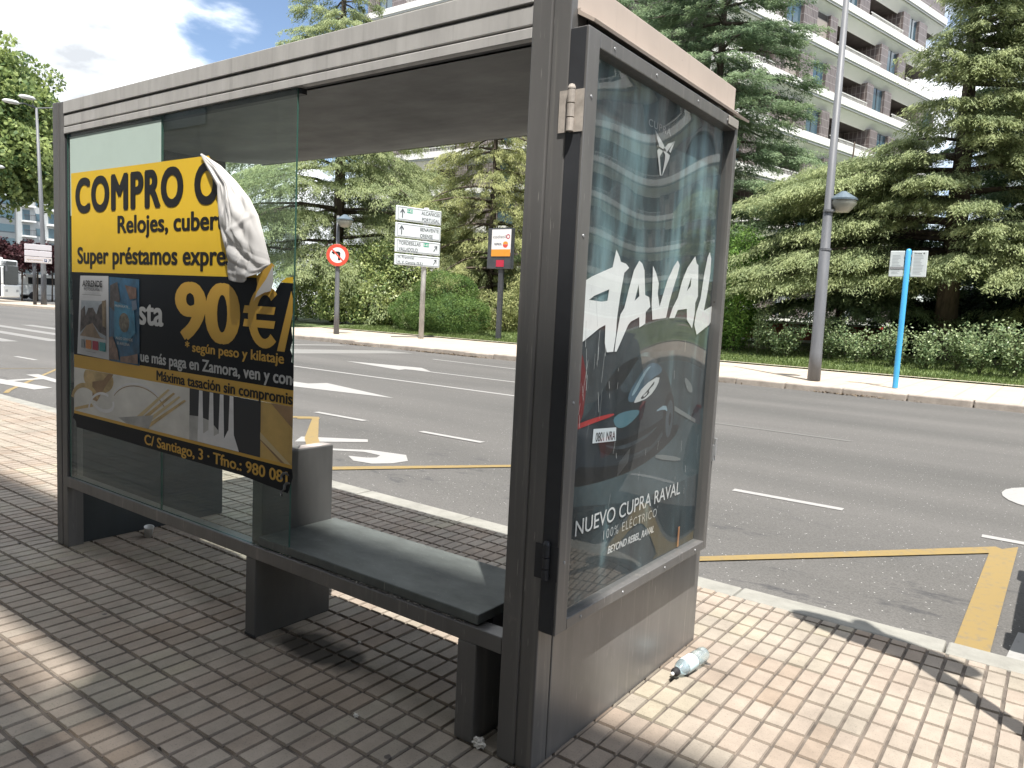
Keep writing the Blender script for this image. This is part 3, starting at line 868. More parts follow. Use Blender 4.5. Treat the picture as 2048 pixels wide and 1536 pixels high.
# bench, its divider and leg
SB().box(-1.5261, -1.4566, 0.002, 0.4134, 0.0, ZRB - .001).box(-1.5261, -1.4566, 0.030, 0.4134, ZRT + .001, 0.8015).build('divider', pm('divider_paint', (0.10, 0.102, 0.102), rough=.4, var=.15, vscale=(6, 6, 2)), bevel=0.004)
SB().box(-1.522, -1.461, 0.036, 0.405, 0.8016, 0.8045).build('divider_cap', pm('dusty_cap', (0.33, 0.30, 0.29), rough=0.7, var=0.45, vscale=(6, 6, 6)))
SB().box(-1.4564, -0.2476, 0.012, 0.4343, 0.414, 0.450).build('bench_seat', SEATM, bevel=0.004)
SB().box(-0.322, -0.242, 0.0, 0.4, 0.0, ZRB).build('bench_leg', METAL, bevel=0.005)
SB().box(-1.45, -0.25, 0.10, 0.16, ZRB + .01, 0.4138).build('seat_bearer', METAL_DK)
SB().box(-1.5255, -1.457, 0.0, 0.4, 0.0, 0.012).build('foot_plate', METAL_DK)

# glass panes
GLASS = glass_mat('tinted_glass', (0.90, 0.955, 0.935), f0=0.03, haze=0.013, haze_col=(.45, .52, .50), streak=True)
GEDGE = pm('green_glass_edge', (0.06, 0.14, 0.115), rough=0.2, spec=0.6)
for xa, xb in ((-3.1858, -2.2365), (-2.2315, -1.2505)):
    g = SB().box(xa, xb, 0.0125, 0.0205, ZRT + .001, 2.2815)
    o = g.build('glass_pane', [GLASS, GEDGE])
    for p in o.data.polygons:
        if abs(p.normal.y) < 0.5: p.material_index = 1

# pale sheet stuck behind the left pane
tag(MB().box(-3.150, -2.2375, 0.0117, 0.0124, 1.85, 2.262).build('backing_sheet', pm('mint_sheet', (0.50, 0.615, 0.565), rough=0.7, var=0.03)),
    'plain pale mint sheet stuck on the left glass pane above the yellow advert', 'sheet')

# ------------------------------------------------------------------ peeling gold-buyer advert on the glass
ad = empty('advert_sheet', (-2.25, 0.045, 1.4), 0, 'large yellow and black gold buying advert on the shelter glass with its corner peeling down', 'advert')
ao = Vector(ad.location)
YA = 0.0110
def P(y):
    return lambda u, v: (u * .9849 + .0188 - ao.x, y - ao.y, v * .9849 + .0224 - ao.z)
def flat(polys, y, mats, name, parent=ad):
    b = MB()
    for i, (mi, p) in enumerate(polys):
        b.face([P(y - .00004 * i)(u, v) for u, v in p], mi)
    return b.build(name, mats, parent)
# torn outline: yellow head, navy body
flat([(0, [(-3.207, 1.551), (-1.586, 1.549), (-1.53, 1.549), (-1.55, 1.66), (-1.625, 1.80), (-1.76, 1.94), (-1.895, 2.079), (-3.206, 2.082)]),
      (1, [(-3.192, 1.0975), (-1.2745, 1.0965), (-1.2760, 1.205), (-1.292, 1.212), (-1.286, 1.238), (-1.300, 1.262), (-1.286, 1.30), (-1.297, 1.36), (-1.286, 1.42), (-1.292, 1.49), (-1.2905, 1.530), (-1.372, 1.532), (-1.404, 1.495), (-1.425, 1.50), (-1.470, 1.488), (-1.51, 1.482), (-1.53, 1.5490), (-1.586, 1.5490), (-3.205, 1.551)]),
      (2, [(-3.190, 1.0265), (-1.2745, 1.0285), (-1.2745, 1.0965), (-3.192, 1.0975)]),
      (2, [(-3.198, 0.7665), (-1.2745, 0.7705), (-1.2745, 0.7855), (-3.197, 0.7835)]),
      (1, [(-3.20, 0.7665), (-3.214, 0.742), (-3.178, 0.722), (-3.17, 0.69), (-3.146, 0.691), (-2.2, 0.686), (-1.62, 0.684), (-1.43, 0.672), (-1.30, 0.664), (-1.292, 0.678), (-1.268, 0.735), (-1.2745, 0.7705)]),
      (0, [(-1.37, 1.533), (-1.2915, 1.531), (-1.2905, 1.556), (-1.335, 1.552)]),
      ], YA, [YEL, BLACKP, YEL_SHADE], 'sheet')
# the printed photographs of cutlery and gold
PHG = pm('photo_grey', (0.68, 0.67, 0.63), rough=0.45, var=0.16, vscale=(2.4, 2.4, 4))
PHT = pm('photo_gold', (0.52, 0.38, 0.18), rough=0.4, var=0.35, vscale=(5, 5, 9))
PHD = pm('photo_dark', (0.017, 0.020, 0.026), rough=0.4)
PHS = pm('photo_silver', (0.72, 0.72, 0.73), rough=0.4, var=0.12, vscale=(3, 3, 8))
PHB = pm('photo_bar', (0.52, 0.35, 0.11), rough=0.4, var=0.22, vscale=(4, 4, 4))
PHBL = pm('photo_bar_light', (0.58, 0.47, 0.26), rough=0.4)
PHM = pm('photo_mid', (0.42, 0.42, 0.41), rough=0.45, var=0.3, vscale=(4, 4, 4))
PHBR = pm('photo_brown', (0.32, 0.20, 0.10), rough=0.45, var=0.3, vscale=(5, 5, 5))
flat([(0, [(-3.197, 0.7835), (-2.035, 0.784), (-2.035, 1.0275), (-3.19, 1.0265)]),
      (1, [(-2.035, 0.784), (-1.489, 0.785), (-1.489, 1.028), (-2.035, 1.0275)]),
      (2, [(-1.489, 0.785), (-1.2745, 0.7855), (-1.2745, 1.0285), (-1.489, 1.028)])], YA - .0006, [PHG, PHD, PHB], 'photo_ground')
def arc(cx, cz, rx, rz, a0, a1, w, k=14):
    out, inn = [], []
    for i in range(k + 1):
        t = math.radians(a0 + (a1 - a0) * i / k)
        out.append((cx + rx * math.cos(t), cz + rz * math.sin(t))); inn.append((cx + (rx - w) * math.cos(t), cz + (rz - w) * math.sin(t)))
    return out + inn[::-1]
pics = []
# golden spoon bowl, bent handles, fork with four tines
sp = [(-2.915 + .165 * math.cos(t), 0.985 + .075 * math.sin(t)) for t in [i * 2 * PI / 24 for i in range(24)]]
sp = [(u, min(v, 1.0255)) for u, v in sp]
pics.append((0, sp))
pics.append((2, [(-2.98, 0.965), (-2.86, 0.985), (-2.80, 1.0255), (-2.75, 1.0255), (-2.84, 0.95), (-2.93, 0.862), (-2.98, 0.868)]))
pics.append((0, arc(-3.06, 0.835, .17, .115, 25, 168, .026)))
pics.append((0, [(-3.19, 0.80), (-2.99, 0.845), (-2.97, 0.83), (-3.19, 0.785)]))
pics.append((3, arc(-2.86, 0.865, .12, .055, -160, 20, .02)))
pics.append((3, arc(-2.86, 0.80, .17, .12, 70, 175, .014)))
pics.append((3, arc(-2.50, 0.84, .30, .165, 28, 150, .010)))
pics.append((2, arc(-2.50, 0.84, .285, .150, 28, 150, .004)))
for k in range(4):
    u = -2.20 + k * 0.048
    pics.append((0 if k % 2 else 4, [(u - .40, 0.7845), (u - .352, 0.7845), (u - .005, 1.0 - k * .012), (u - .022, 1.004 - k * .012)]))
pics.append((5, [(-2.70, 0.805), (-2.35, 0.86), (-2.40, 0.785), (-2.62, 0.785)]))
# silver fork on a dark ground
pics.append((5, [(-2.034, 0.785), (-1.80, 0.785), (-1.80, 0.86), (-1.86, 0.895), (-1.95, 0.905), (-2.034, 0.90)]))
for u in (-1.94, -1.855, -1.775, -1.70):
    pics.append((3, [(u - .024, 0.81), (u + .022, 0.81), (u + .014, 1.0265), (u - .014, 1.0265)]))
pics.append((3, [(-1.964, 0.786), (-1.640, 0.786), (-1.665, 0.83), (-1.688, 0.87), (-1.724, 0.87), (-1.753, 0.83), (-1.80, 0.845), (-1.832, 0.83), (-1.88, 0.85), (-1.916, 0.83), (-1.964, 0.84)]))
# gold bars
pics.append((4, [(-1.489, 0.895), (-1.489, 0.865), (-1.32, 0.786), (-1.28, 0.786)]))
pics.append((2, [(-1.489, 0.865), (-1.489, 0.86), (-1.345, 0.786), (-1.32, 0.786)]))
pics.append((6, [(-1.42, 1.0285), (-1.2745, 1.0285), (-1.2745, 0.94)]))
flat(pics, YA - .0012, [PHT, PHG, PHBR, PHS, PHBL, PHM, PHBR], 'photo_cutlery')
GT = YA - 0.0009
WL = pm('thin_white_edge', (0.60, 0.54, 0.36), rough=0.5)
text('COMPRO O', -3.157, -1.81, 1.874, 0.168, P(GT - .0004), INK, ad, bold=0.058, clip=-1.72, space=1.13)
text('Relojes, cubertería', -2.703, -1.535, 1.756, 0.082, P(GT), INK, ad, bold=0.036, clip=-1.69, full='Relojes, cubertería')
text('Super préstamos express', -3.140, -1.645, 1.600, 0.083, P(GT), INK, ad, bold=0.036, clip=-1.61)
text('hasta', -2.68, -2.264, 1.305, 0.122, P(GT), GREYT, ad, bold=0.034)
text('90', -2.163, -1.645, 1.262, 0.248, P(GT), YEL_SHADE, ad, bold=0.045)
def euro(cx, cz, rx, rz, w, h):
    out = [(cx + rx * math.cos(math.radians(t)), cz + rz * math.sin(math.radians(t))) for t in range(48, 313, 12)]
    inn = [(cx + (rx - w) * math.cos(math.radians(t)), cz + (rz - h) * math.sin(math.radians(t))) for t in range(48, 313, 12)]
    ring_ = [[out[i], out[i + 1], inn[i + 1], inn[i]] for i in range(len(out) - 1)]
    bars = [[(cx - rx - .035, z0), (cx + rx * .52, z0), (cx + rx * .60, z0 + .032), (cx - rx - .025, z0 + .032)] for z0 in (cz + .012, cz - .046)]
    return [(0, q) for q in ring_ + bars]
flat(euro(-1.470, 1.386, .118, .132, .058, .040), GT, [YEL_SHADE], 'lettering')
flat([(0, [(-1.386, 1.250), (-1.336, 1.250), (-1.289, 1.405), (-1.289, 1.47), (-1.30, 1.50)])], GT, [YEL_SHADE], 'lettering')
text('* según peso y kilataje', -2.075, -1.338, 1.201, 0.042, P(GT), YEL_SHADE, ad, bold=0.030)
text('la que más paga en Zamora, ven y conócenos', -2.60, -1.035, 1.118, 0.052, P(GT), GREYT, ad, bold=0.032, clip=-1.2765)
text('Máxima tasación sin compromiso', -2.327, -1.232, 1.0375, 0.047, P(GT), INK, ad, bold=0.036, clip=-1.2765)
text('C/ Santiago, 3 · Tfno.: 980 081', -2.440, -1.300, 0.704, 0.049, P(GT), YEL_SHADE, ad, bold=0.028)
# peeled corner hanging forward, its white back showing
FLAP = pm('sheet_back', (0.62, 0.61, 0.60), rough=0.55, var=0.05, vscale=(6, 6, 6))
Lp = [(-1.90, 2.079), (-1.838, 2.01), (-1.755, 1.93), (-1.742, 1.84), (-1.722, 1.765), (-1.692, 1.70), (-1.655, 1.63), (-1.648, 1.585), (-1.643, 1.545)]
Rp = [(-1.888, 2.080), (-1.745, 2.020), (-1.628, 1.945), (-1.535, 1.872), (-1.475, 1.80), (-1.442, 1.73), (-1.415, 1.665), (-1.395, 1.62), (-1.388, 1.603)]
def lerp_path(p, t):
    k = t * (len(p) - 1); i = min(int(k), len(p) - 2); f = k - i
    return (p[i][0] * (1 - f) + p[i + 1][0] * f, p[i][1] * (1 - f) + p[i + 1][1] * f)
_rc = random.Random(17)
CREASE = [(math.cos(t), math.sin(t), _rc.uniform(.25, .95), _rc.choice([-1, 1]) * _rc.uniform(.006, .018), _rc.uniform(.025, .07)) for t in [_rc.uniform(-.9, 1.3) for _ in range(13)]]
def flapf(u, v):
    a, b = lerp_path(Lp, u), lerp_path(Rp, u)
    x = a[0] * (1 - v) + b[0] * v
    z = a[1] * (1 - v) + b[1] * v
    if u > .86:
        z += (u - .86) / .14 * (-0.045 * math.sin(v * PI) + 0.0 * v)
    dep = 0.008 + 0.022 * (math.sin(min(1, v * 1.02) * PI) ** 0.7) * min(1, u * 2.2)
    dep += 0.020 * (1 - v) * min(1, u * 1.6)
    dep += 0.014 * math.sin(7 * u + 9 * v) * u * math.sin(v * PI) + 0.010 * abs(math.sin(11 * v - 6 * u)) * u * math.sin(v * PI)
    dep += 0.006 * math.sin(23 * u - 14 * v) * u * math.sin(v * PI) + 0.016 * abs(math.sin(4.2 * u + 5.5 * v + .4)) ** 3 * u * math.sin(v * PI) - 0.012 * max(0, 1 - abs((u - .78) - .5 * (v - .5)) / .06) * math.sin(v * PI) - 0.010 * max(0, 1 - abs((v - .45) - .35 * (u - .6)) / .05) * u
    for n1, n2, c0, am, wd in CREASE:
        dep += am * max(0.0, 1 - abs(n1 * u + n2 * v - c0) / wd) * u * math.sin(v * PI) ** .5
    dep = max(dep, 0.003)
    return (x - ao.x, YA - dep - ao.y, z - ao.z)
fl = MB().grid(flapf, 110, 60).build('peeled_corner', FLAP, ad, smooth=True)
sm = fl.modifiers.new('thick', 'SOLIDIFY'); sm.thickness = 0.0012
# the twisted strip under it: yellow face, then white back
flat([(0, [(-1.505, 1.555), (-1.405, 1.61), (-1.385, 1.60), (-1.43, 1.545), (-1.49, 1.49), (-1.515, 1.475), (-1.50, 1.52)])], YA - .02, [YEL_SHADE], 'torn_strip')
flat([(0, [(-1.388, 1.600), (-1.383, 1.53), (-1.40, 1.495), (-1.445, 1.487), (-1.50, 1.466), (-1.515, 1.448), (-1.49, 1.49), (-1.43, 1.545)])], YA - .026, [FLAP], 'torn_strip')
# curled shreds at the lower right corner
sh_ = MB()
for k, (u, v) in enumerate(((-1.30, .74), (-1.285, .70), (-1.31, .668))):
    pts = [P(YA - .006 - .006 * i)(u + .012 * math.cos(i * 1.1 + k), v + .012 * math.sin(i * 1.1 + k)) for i in range(6)]
    sh_.tube(pts, [.003, .006, .006, .005, .004, .001], 6)
sh_.build('torn_shred', pm('grubby_tape', (0.10, 0.10, 0.10), rough=0.4), ad)

# two flyers stuck over the advert
def flyer(name, label, quad, yy, polys, mats, texts):
    q0 = quad[0]
    e = empty(name, (q0[0], yy, q0[1]), 0, label, 'flyer', 'flyers stuck on the advert')
    eo = Vector(e.location)
    (ax, az), (bx, bz), (cx, cz), (dx, dz) = quad      # tl tr br bl
    def Q(y):
        def f(u, v):
            tx, tz = ax + (bx - ax) * u, az + (bz - az) * u
            lx, lz = dx + (cx - dx) * u, dz + (cz - dz) * u
            return (tx + (lx - tx) * v - eo.x, y - eo.y, tz + (lz - tz) * v - eo.z)
        return f
    MB().grid(lambda u, v: (lambda p: (p[0], p[1] - .002 * math.sin(v * 2.6) * math.sin(u * 3.1), p[2]))(Q(yy)(u, v)), 6, 8).build('paper', mats[0], e, smooth=True)
    b = MB()
    for i, (mi, pl_) in enumerate(polys):
        b.face([Q(yy - .0030 - .00025 * i)(u, v) for u, v in pl_], mi)
    b.build('picture', mats, e)
    for body, u0, u1, v, cap, mt, bo in texts:
        text(body, u0, u1, 0, cap, lambda u, w, v=v: Q(yy - .0062)(u, v - w), mt, e, bold=bo)
    return e
PAPER = pm('flyer_paper', (0.50, 0.51, 0.53), rough=0.5, var=0.06, vscale=(5, 5, 5))
flyer('flyer', 'white photography class flyer with a castle picture, stuck on the advert', [(-3.041, 1.532), (-2.736, 1.534), (-2.734, 1.104), (-3.084, 1.111)], 0.0095,
      [(1, [(.09, .31), (.93, .30), (.93, .76), (.09, .76)]), (2, [(.09, .44), (.22, .37), (.26, .50), (.34, .40), (.5, .39), (.62, .47), (.7, .36), (.93, .28), (.93, .72), (.7, .68), (.5, .58), (.3, .62), (.09, .72)]),
       (3, [(.09, .76), (.30, .62), (.5, .58), (.74, .74), (.93, .76)]), (7, [(.80, .30), (.93, .29), (.93, .62), (.82, .60)]),
       (4, [(.29, .80), (.47, .80), (.47, .91), (.29, .91)]), (5, [(.51, .80), (.69, .80), (.69, .91), (.51, .91)]), (6, [(.73, .80), (.92, .80), (.92, .91), (.73, .91)]),
       (8, [(.12, .232), (.78, .232), (.78, .239), (.12, .239)]), (8, [(.3, .94), (.62, .94), (.62, .945), (.3, .945)]), (8, [(.15, .80), (.25, .80), (.25, .91), (.15, .91)])],
      [PAPER, pm('flyer_sky', (0.32, 0.36, 0.40), rough=.5, var=.2, vscale=(6, 6, 14)), pm('flyer_castle', (0.075, 0.062, 0.058), rough=.5, var=.6, vscale=(24, 24, 24)),
       pm('flyer_road', (0.26, 0.19, 0.13), rough=.5, var=.3, vscale=(14, 14, 14)), pm('flyer_orange', (0.52, 0.20, 0.06), rough=.5), pm('flyer_crimson', (0.33, 0.03, 0.06), rough=.5),
       pm('flyer_teal', (0.05, 0.24, 0.25), rough=.5), pm('flyer_tower', (0.22, 0.17, 0.11), rough=.5, var=.3, vscale=(20, 20, 20)), pm('flyer_rule', (0.24, 0.25, 0.26), rough=.5)],
      [('APRENDE', .13, .83, .135, .075, INK, .03), ('FOTOGRAFÍA', .21, .74, .185, .035, pm('grey_ink', (.10, .10, .11), rough=.5), .01)])
FB = pm('flyer_blue', (0.030, 0.105, 0.19), rough=0.3, var=0.5, vscale=(9, 9, 6))
flyer('flyer', 'blue flyer with a rocky islet picture, stuck right of the white flyer', [(-2.727, 1.531), (-2.431, 1.523), (-2.427, 1.099), (-2.731, 1.101)], 0.0090,
      [(1, [(.05, .1), (.3, .05), (.4, .25), (.25, .42), (.03, .35)]), (2, [(.55, .08), (.93, .1), (.93, .22), (.72, .24)]), (3, [(.20, .28), (.85, .33), (.9, .62), (.55, .78), (.2, .7)]),
       (4, [(.36 + .17 * (1 + math.cos(t)), .52 + .115 * math.sin(t)) for t in [i * 2 * PI / 18 for i in range(18)]]), (5, [(.02, .72), (.14, .70), (.3, .84), (.36, .97), (.03, .98)]), (5, [(.4, .93), (.7, .9), (.96, .86), (.97, .98), (.4, .99)]),
       (6, [(.78, .26), (.93, .24), (.96, .34), (.8, .37)])],
      [FB, pm('flyer_rock', (0.07, 0.06, 0.06), rough=.4, var=.5, vscale=(20, 20, 20)), pm('flyer_rust', (0.15, 0.09, 0.07), rough=.4, var=.4, vscale=(20, 20, 20)),
       pm('flyer_sea', (0.045, 0.20, 0.32), rough=.3, var=.4, vscale=(10, 10, 10)), pm('flyer_islet', (0.13, 0.115, 0.085), rough=.4, var=.6, vscale=(40, 40, 40)),
       pm('flyer_sand', (0.20, 0.13, 0.10), rough=.4, var=.4, vscale=(20, 20, 20)), pm('flyer_badge', (0.12, 0.16, 0.22), rough=.4)],
      [('PREPÁRATE...', .24, .74, .345, .026, GREYT, .012), ('ALGO GRANDE', .26, .82, .725, .030, GREYT, .012), ('SE AVECINA', .30, .72, .785, .030, GREYT, .012)])

# ------------------------------------------------------------------ car advert inside the cabinet
po = empty('poster', (0.012, 0.63, 1.37), 0, 'dark teal car advertising poster inside the shelter end cabinet, lettered in white brush strokes', 'poster')
pp = Vector(po.location)
def PQ(xx):
    return lambda u, v: (xx - pp.x, u - pp.y, v - pp.z)
def poster_mat():
    m = bpy.data.materials.new('poster_print'); m.use_nodes = True
    t = m.node_tree; b = t.nodes['Principled BSDF']; b.inputs['Roughness'].default_value = .45
    L = t.links.new
    co = N(t, 'ShaderNodeTexCoord'); mpn = N(t, 'ShaderNodeMapping'); mpn.inputs['Scale'].default_value = (1, 3.4, 0.9)
    no = N(t, 'ShaderNodeTexNoise'); no.inputs['Scale'].default_value = 2.6; no.inputs['Detail'].default_value = 5
    rp = N(t, 'ShaderNodeValToRGB'); e = rp.color_ramp.elements
    e[0].position = .32; e[0].color = (0.016, 0.025, 0.031, 1); e[1].position = .80; e[1].color = (0.22, 0.36, 0.39, 1)
    x = e.new(.5); x.color = (0.034, 0.054, 0.063, 1)
    L(co.outputs['Object'], mpn.inputs['Vector']); L(mpn.outputs['Vector'], no.inputs['Vector'])
    sx = N(t, 'ShaderNodeSeparateXYZ'); L(co.outputs['Object'], sx.inputs[0])
    # clouds of light behind the badge, plain dark foot
    mr = N(t, 'ShaderNodeMapRange'); mr.inputs['From Min'].default_value = -.35; mr.inputs['From Max'].default_value = .35; mr.inputs['To Min'].default_value = -0.10; mr.inputs['To Max'].default_value = 0.04
    L(sx.outputs['Z'], mr.inputs['Value'])
    ad_ = N(t, 'ShaderNodeMath', operation='ADD'); L(no.outputs['Fac'], ad_.inputs[0]); L(mr.outputs['Result'], ad_.inputs[1])
    L(ad_.outputs[0], rp.inputs['Fac']); L(rp.outputs['Color'], b.inputs['Base Color'])
    return m
MB().face([PQ(.0125)(u, v) for u, v in [(0.05, 0.48), (1.21, 0.48), (1.21, 2.27), (0.05, 2.27)]]).build('sheet', poster_mat(), po)
C_body=[(0.114, 0.99), (0.112, 1.087), (0.275, 1.187), (0.365, 1.284), (0.584, 1.339), (0.786, 1.277), (0.877, 1.144), (0.846, 1.047), (0.725, 0.962), (0.485, 0.938), (0.236, 0.961)]
C_hood=[(0.46, 1.174), (0.592, 1.284), (0.68, 1.305), (0.774, 1.264), (0.64, 1.236), (0.539, 1.154)]
C_lamp=[(0.523, 1.16), (0.602, 1.219), (0.732, 1.25), (0.72, 1.213), (0.65, 1.17), (0.551, 1.157)]
C_red=[(0.101, 1.104), (0.096, 1.372), (0.146, 1.356), (0.192, 1.258), (0.174, 1.113)]
C_red2=[(0.095, 1.113), (0.249, 1.129), (0.385, 1.134), (0.386, 1.124), (0.251, 1.112), (0.097, 1.095)]
C_glass=[(0.288, 1.211), (0.382, 1.292), (0.565, 1.334), (0.505, 1.287), (0.41, 1.212)]
C_grill=[(0.257, 1.054), (0.435, 1.025), (0.71, 1.06), (0.816, 1.09), (0.783, 1.014), (0.64, 0.963), (0.334, 0.985)]
C_cyan=[(0.368, 1.129), (0.614, 1.135), (0.511, 1.08), (0.411, 1.072)]
C_road=[(0.05, 0.86), (0.05, 1.0), (0.24, 0.93), (0.6, 0.92), (1.21, 1.10), (1.21, 0.80), (0.6, 0.78)]
C_sky=[(0.05, 1.449), (1.21, 1.632), (1.21, 1.507), (0.891, 1.343), (0.584, 1.339), (0.365, 1.284), (0.275, 1.187), (0.05, 1.166)]
def soft(p, it=2):
    for _ in range(it):
        q = []
        for i in range(len(p)):
            (ax, ay), (bx, by) = p[i], p[(i + 1) % len(p)]
            q += [(ax * .75 + bx * .25, ay * .75 + by * .25), (ax * .25 + bx * .75, ay * .25 + by * .75)]
        p = q
    return p
pcar = MB()
cm_ = [pm('print_navy', (0.017, 0.024, 0.031), rough=.35, var=.4, vscale=(4, 4, 4)), pm('print_steelblue', (0.055, 0.10, 0.14), rough=.35, var=.4, vscale=(4, 9, 9)), pm('print_lamp', (0.52, 0.54, 0.54), rough=.4),
       pm('print_red', (0.16, 0.012, 0.014), rough=.4, var=.4, vscale=(5, 5, 5)), pm('print_redlight', (0.36, 0.03, 0.03), rough=.4), pm('print_black', (0.008, 0.009, 0.011), rough=.4),
       pm('print_cyan', (0.07, 0.16, 0.20), rough=.4), pm('print_road', (0.05, 0.075, 0.085), rough=.5, var=.3, vscale=(4, 4, 4)), pm('print_dusk', (0.042, 0.05, 0.055), rough=.5, var=.5, vscale=(3, 4, 4)), pm('print_grey', (.16, .18, .18), rough=.5), pm('print_slate', (.032, .045, .056), rough=.35, var=.5, vscale=(5, 8, 8)), pm('print_gleam', (.20, .29, .34), rough=.35, var=.3, vscale=(6, 9, 9))]
ell = lambda cx, cz, rx, rz: [(cx + rx * math.cos(t), cz + rz * math.sin(t)) for t in [k * PI / 12 for k in range(24)]]
for i, (mi, q) in enumerate(((8, C_sky), (7, C_road), (5, soft([(0.09, 0.92), (0.25, 0.90), (0.62, 0.905), (0.93, 0.99), (0.95, 1.06), (0.6, 0.98), (0.2, 1.0)])), (0, soft(C_body, 3)), (3, soft(C_red, 1)), (10, soft([(0.40, 1.22), (0.50, 1.30), (0.60, 1.325), (0.70, 1.31), (0.775, 1.27), (0.70, 1.275), (0.58, 1.25), (0.48, 1.19)])),
                             (5, soft(C_glass)), (1, soft(C_hood)), (11, soft([(0.50, 1.185), (0.60, 1.275), (0.66, 1.292), (0.61, 1.262), (0.53, 1.185)])), (5, ell(.835, 1.075, .052, .105)), (10, ell(.845, 1.072, .034, .075)), (5, ell(.85, 1.07, .012, .026)),
                             (6, soft(C_cyan)), (5, soft(C_grill)), (10, soft([(0.30, 1.035), (0.45, 1.005), (0.66, 1.03), (0.76, 1.06), (0.66, 1.015), (0.45, 0.99)])), (4, soft(C_red2, 1)), (2, soft(C_lamp, 1)), (5, soft([(0.575, 1.172), (0.63, 1.195), (0.70, 1.238), (0.66, 1.19), (0.60, 1.165)])),
                             (2, [(0.60, 1.180), (0.635, 1.192), (0.628, 1.182), (0.606, 1.174)]), (2, [(0.645, 1.197), (0.678, 1.215), (0.668, 1.200), (0.648, 1.188)]), (11, soft([(0.70, 1.11), (0.80, 1.135), (0.825, 1.10), (0.79, 1.115)], 1)), (10, soft([(0.36, 0.955), (0.56, 0.955), (0.70, 0.985), (0.56, 0.966)], 1)),
                             (9, [(0.884, 1.12), (1.106, 1.047), (1.109, 1.03), (0.887, 1.10)]), (9, soft([(0.74, 0.945), (0.98, 0.90), (0.98, .882), (.74, .925)], 1)), (9, soft([(0.95, 1.24), (1.04, 1.20), (1.06, 1.16), (1.0, 1.17)], 2)))):
    pcar.face([PQ(.0130 + .00008 * i)(u, v) for u, v in q], mi)
pcar.build('printed_car', cm_, po)
BRUSH = pm('brush_white', (0.82, 0.83, 0.82), rough=0.5, var=0.05, vscale=(6, 6, 6))
RV = {'R': ([(0.327, 1.685), (0.353, 1.662), (0.362, 1.648), (0.401, 1.644), (0.424, 1.632), (0.392, 1.613), (0.383, 1.577), (0.371, 1.524), (0.361, 1.463), (0.36, 1.401), (0.349, 1.346), (0.304, 1.345), (0.287, 1.376), (0.284, 1.436), (0.246, 1.425), (0.103, 1.363), (0.1, 1.43), (0.142, 1.454), (0.104, 1.462), (0.101, 1.558), (0.181, 1.589), (0.308, 1.626)], [(0.169, 1.514), (0.2, 1.528), (0.295, 1.553), (0.287, 1.515), (0.249, 1.511)]),
 'A': ([(0.496, 1.662), (0.522, 1.653), (0.541, 1.631), (0.559, 1.545), (0.591, 1.539), (0.607, 1.505), (0.573, 1.485), (0.574, 1.443), (0.53, 1.429), (0.524, 1.466), (0.462, 1.449), (0.444, 1.437), (0.372, 1.346), (0.358, 1.346), (0.362, 1.384), (0.374, 1.437), (0.383, 1.472), (0.408, 1.495), (0.432, 1.558), (0.461, 1.626)], [(0.503, 1.579), (0.514, 1.539), (0.481, 1.522)]),
 'V': ([(0.606, 1.652), (0.636, 1.628), (0.664, 1.592), (0.661, 1.554), (0.683, 1.507), (0.708, 1.556), (0.735, 1.606), (0.783, 1.662), (0.815, 1.687), (0.836, 1.671), (0.824, 1.635), (0.791, 1.579), (0.765, 1.524), (0.746, 1.467), (0.63, 1.458), (0.616, 1.514), (0.611, 1.585)], None),
 'B': ([(0.979, 1.717), (0.997, 1.69), (1.016, 1.684), (1.035, 1.559), (1.013, 1.532), (1.015, 1.49), (0.999, 1.429), (0.941, 1.463), (0.933, 1.506), (0.847, 1.499), (0.822, 1.468), (0.775, 1.466), (0.798, 1.505), (0.839, 1.546), (0.87, 1.613), (0.911, 1.666)], [(0.955, 1.633), (0.955, 1.597), (0.921, 1.575)]),
 'L': ([(1.126, 1.746), (1.146, 1.72), (1.148, 1.661), (1.134, 1.585), (1.108, 1.503), (1.189, 1.524), (1.231, 1.486), (1.176, 1.444), (1.051, 1.403), (1.019, 1.443), (1.028, 1.49), (1.064, 1.55), (1.085, 1.657), (1.107, 1.723)], None)}
def poly_holes(outer, hole, fn, mat, name, parent):
    bm = bmesh.new()
    es = []
    for ring in [outer] + ([hole] if hole else []):
        vs = [bm.verts.new(fn(u, v)) for u, v in ring]
        es += [bm.edges.new((vs[i], vs[(i + 1) % len(vs)])) for i in range(len(vs))]
    bmesh.ops.triangle_fill(bm, use_beauty=True, edges=es)
    me = bpy.data.meshes.new(name); bm.to_mesh(me); bm.free(); me.materials.append(mat)
    o = bpy.data.objects.new(name, me); COL.objects.link(o); o.parent = parent
    return o
for k, (a_, b_) in RV.items():
    poly_holes(a_, b_, PQ(.0158), BRUSH, 'brush_letter', po)
LG = pm('badge_silver', (0.50, 0.51, 0.51), rough=.35, var=.15, vscale=(8, 8, 8))
lg = MB()
for q in ([(0.553, 2.118), (0.618, 2.087), (0.655, 2.062), (0.625, 2.066), (0.576, 2.070)], [(0.719, 2.113), (0.661, 2.092), (0.625, 2.066), (0.655, 2.060), (0.684, 2.086)],
          [(0.719, 2.113), (0.687, 2.064), (0.674, 2.068), (0.690, 2.088)], [(0.553, 2.118), (0.577, 2.066), (0.590, 2.072), (0.575, 2.09)],
          [(0.579, 2.052), (0.590, 2.062), (0.625, 2.060), (0.602, 2.036), (0.624, 1.972), (0.612, 1.975)], [(0.625, 2.062), (0.655, 2.060), (0.684, 2.056), (0.680, 2.043), (0.630, 1.972), (0.645, 2.030), (0.645, 2.050)]):
    lg.face([PQ(.0156)(u, v) for u, v in q])
lg.build('badge', LG, po)
PT = pm('poster_white', (0.66, 0.67, 0.67), rough=.5)
text('CUPRA', .499, .680, 2.122, .024, PQ(.0156), pm('poster_grey', (.34, .36, .36), rough=.5), po, bold=.01, space=1.15)
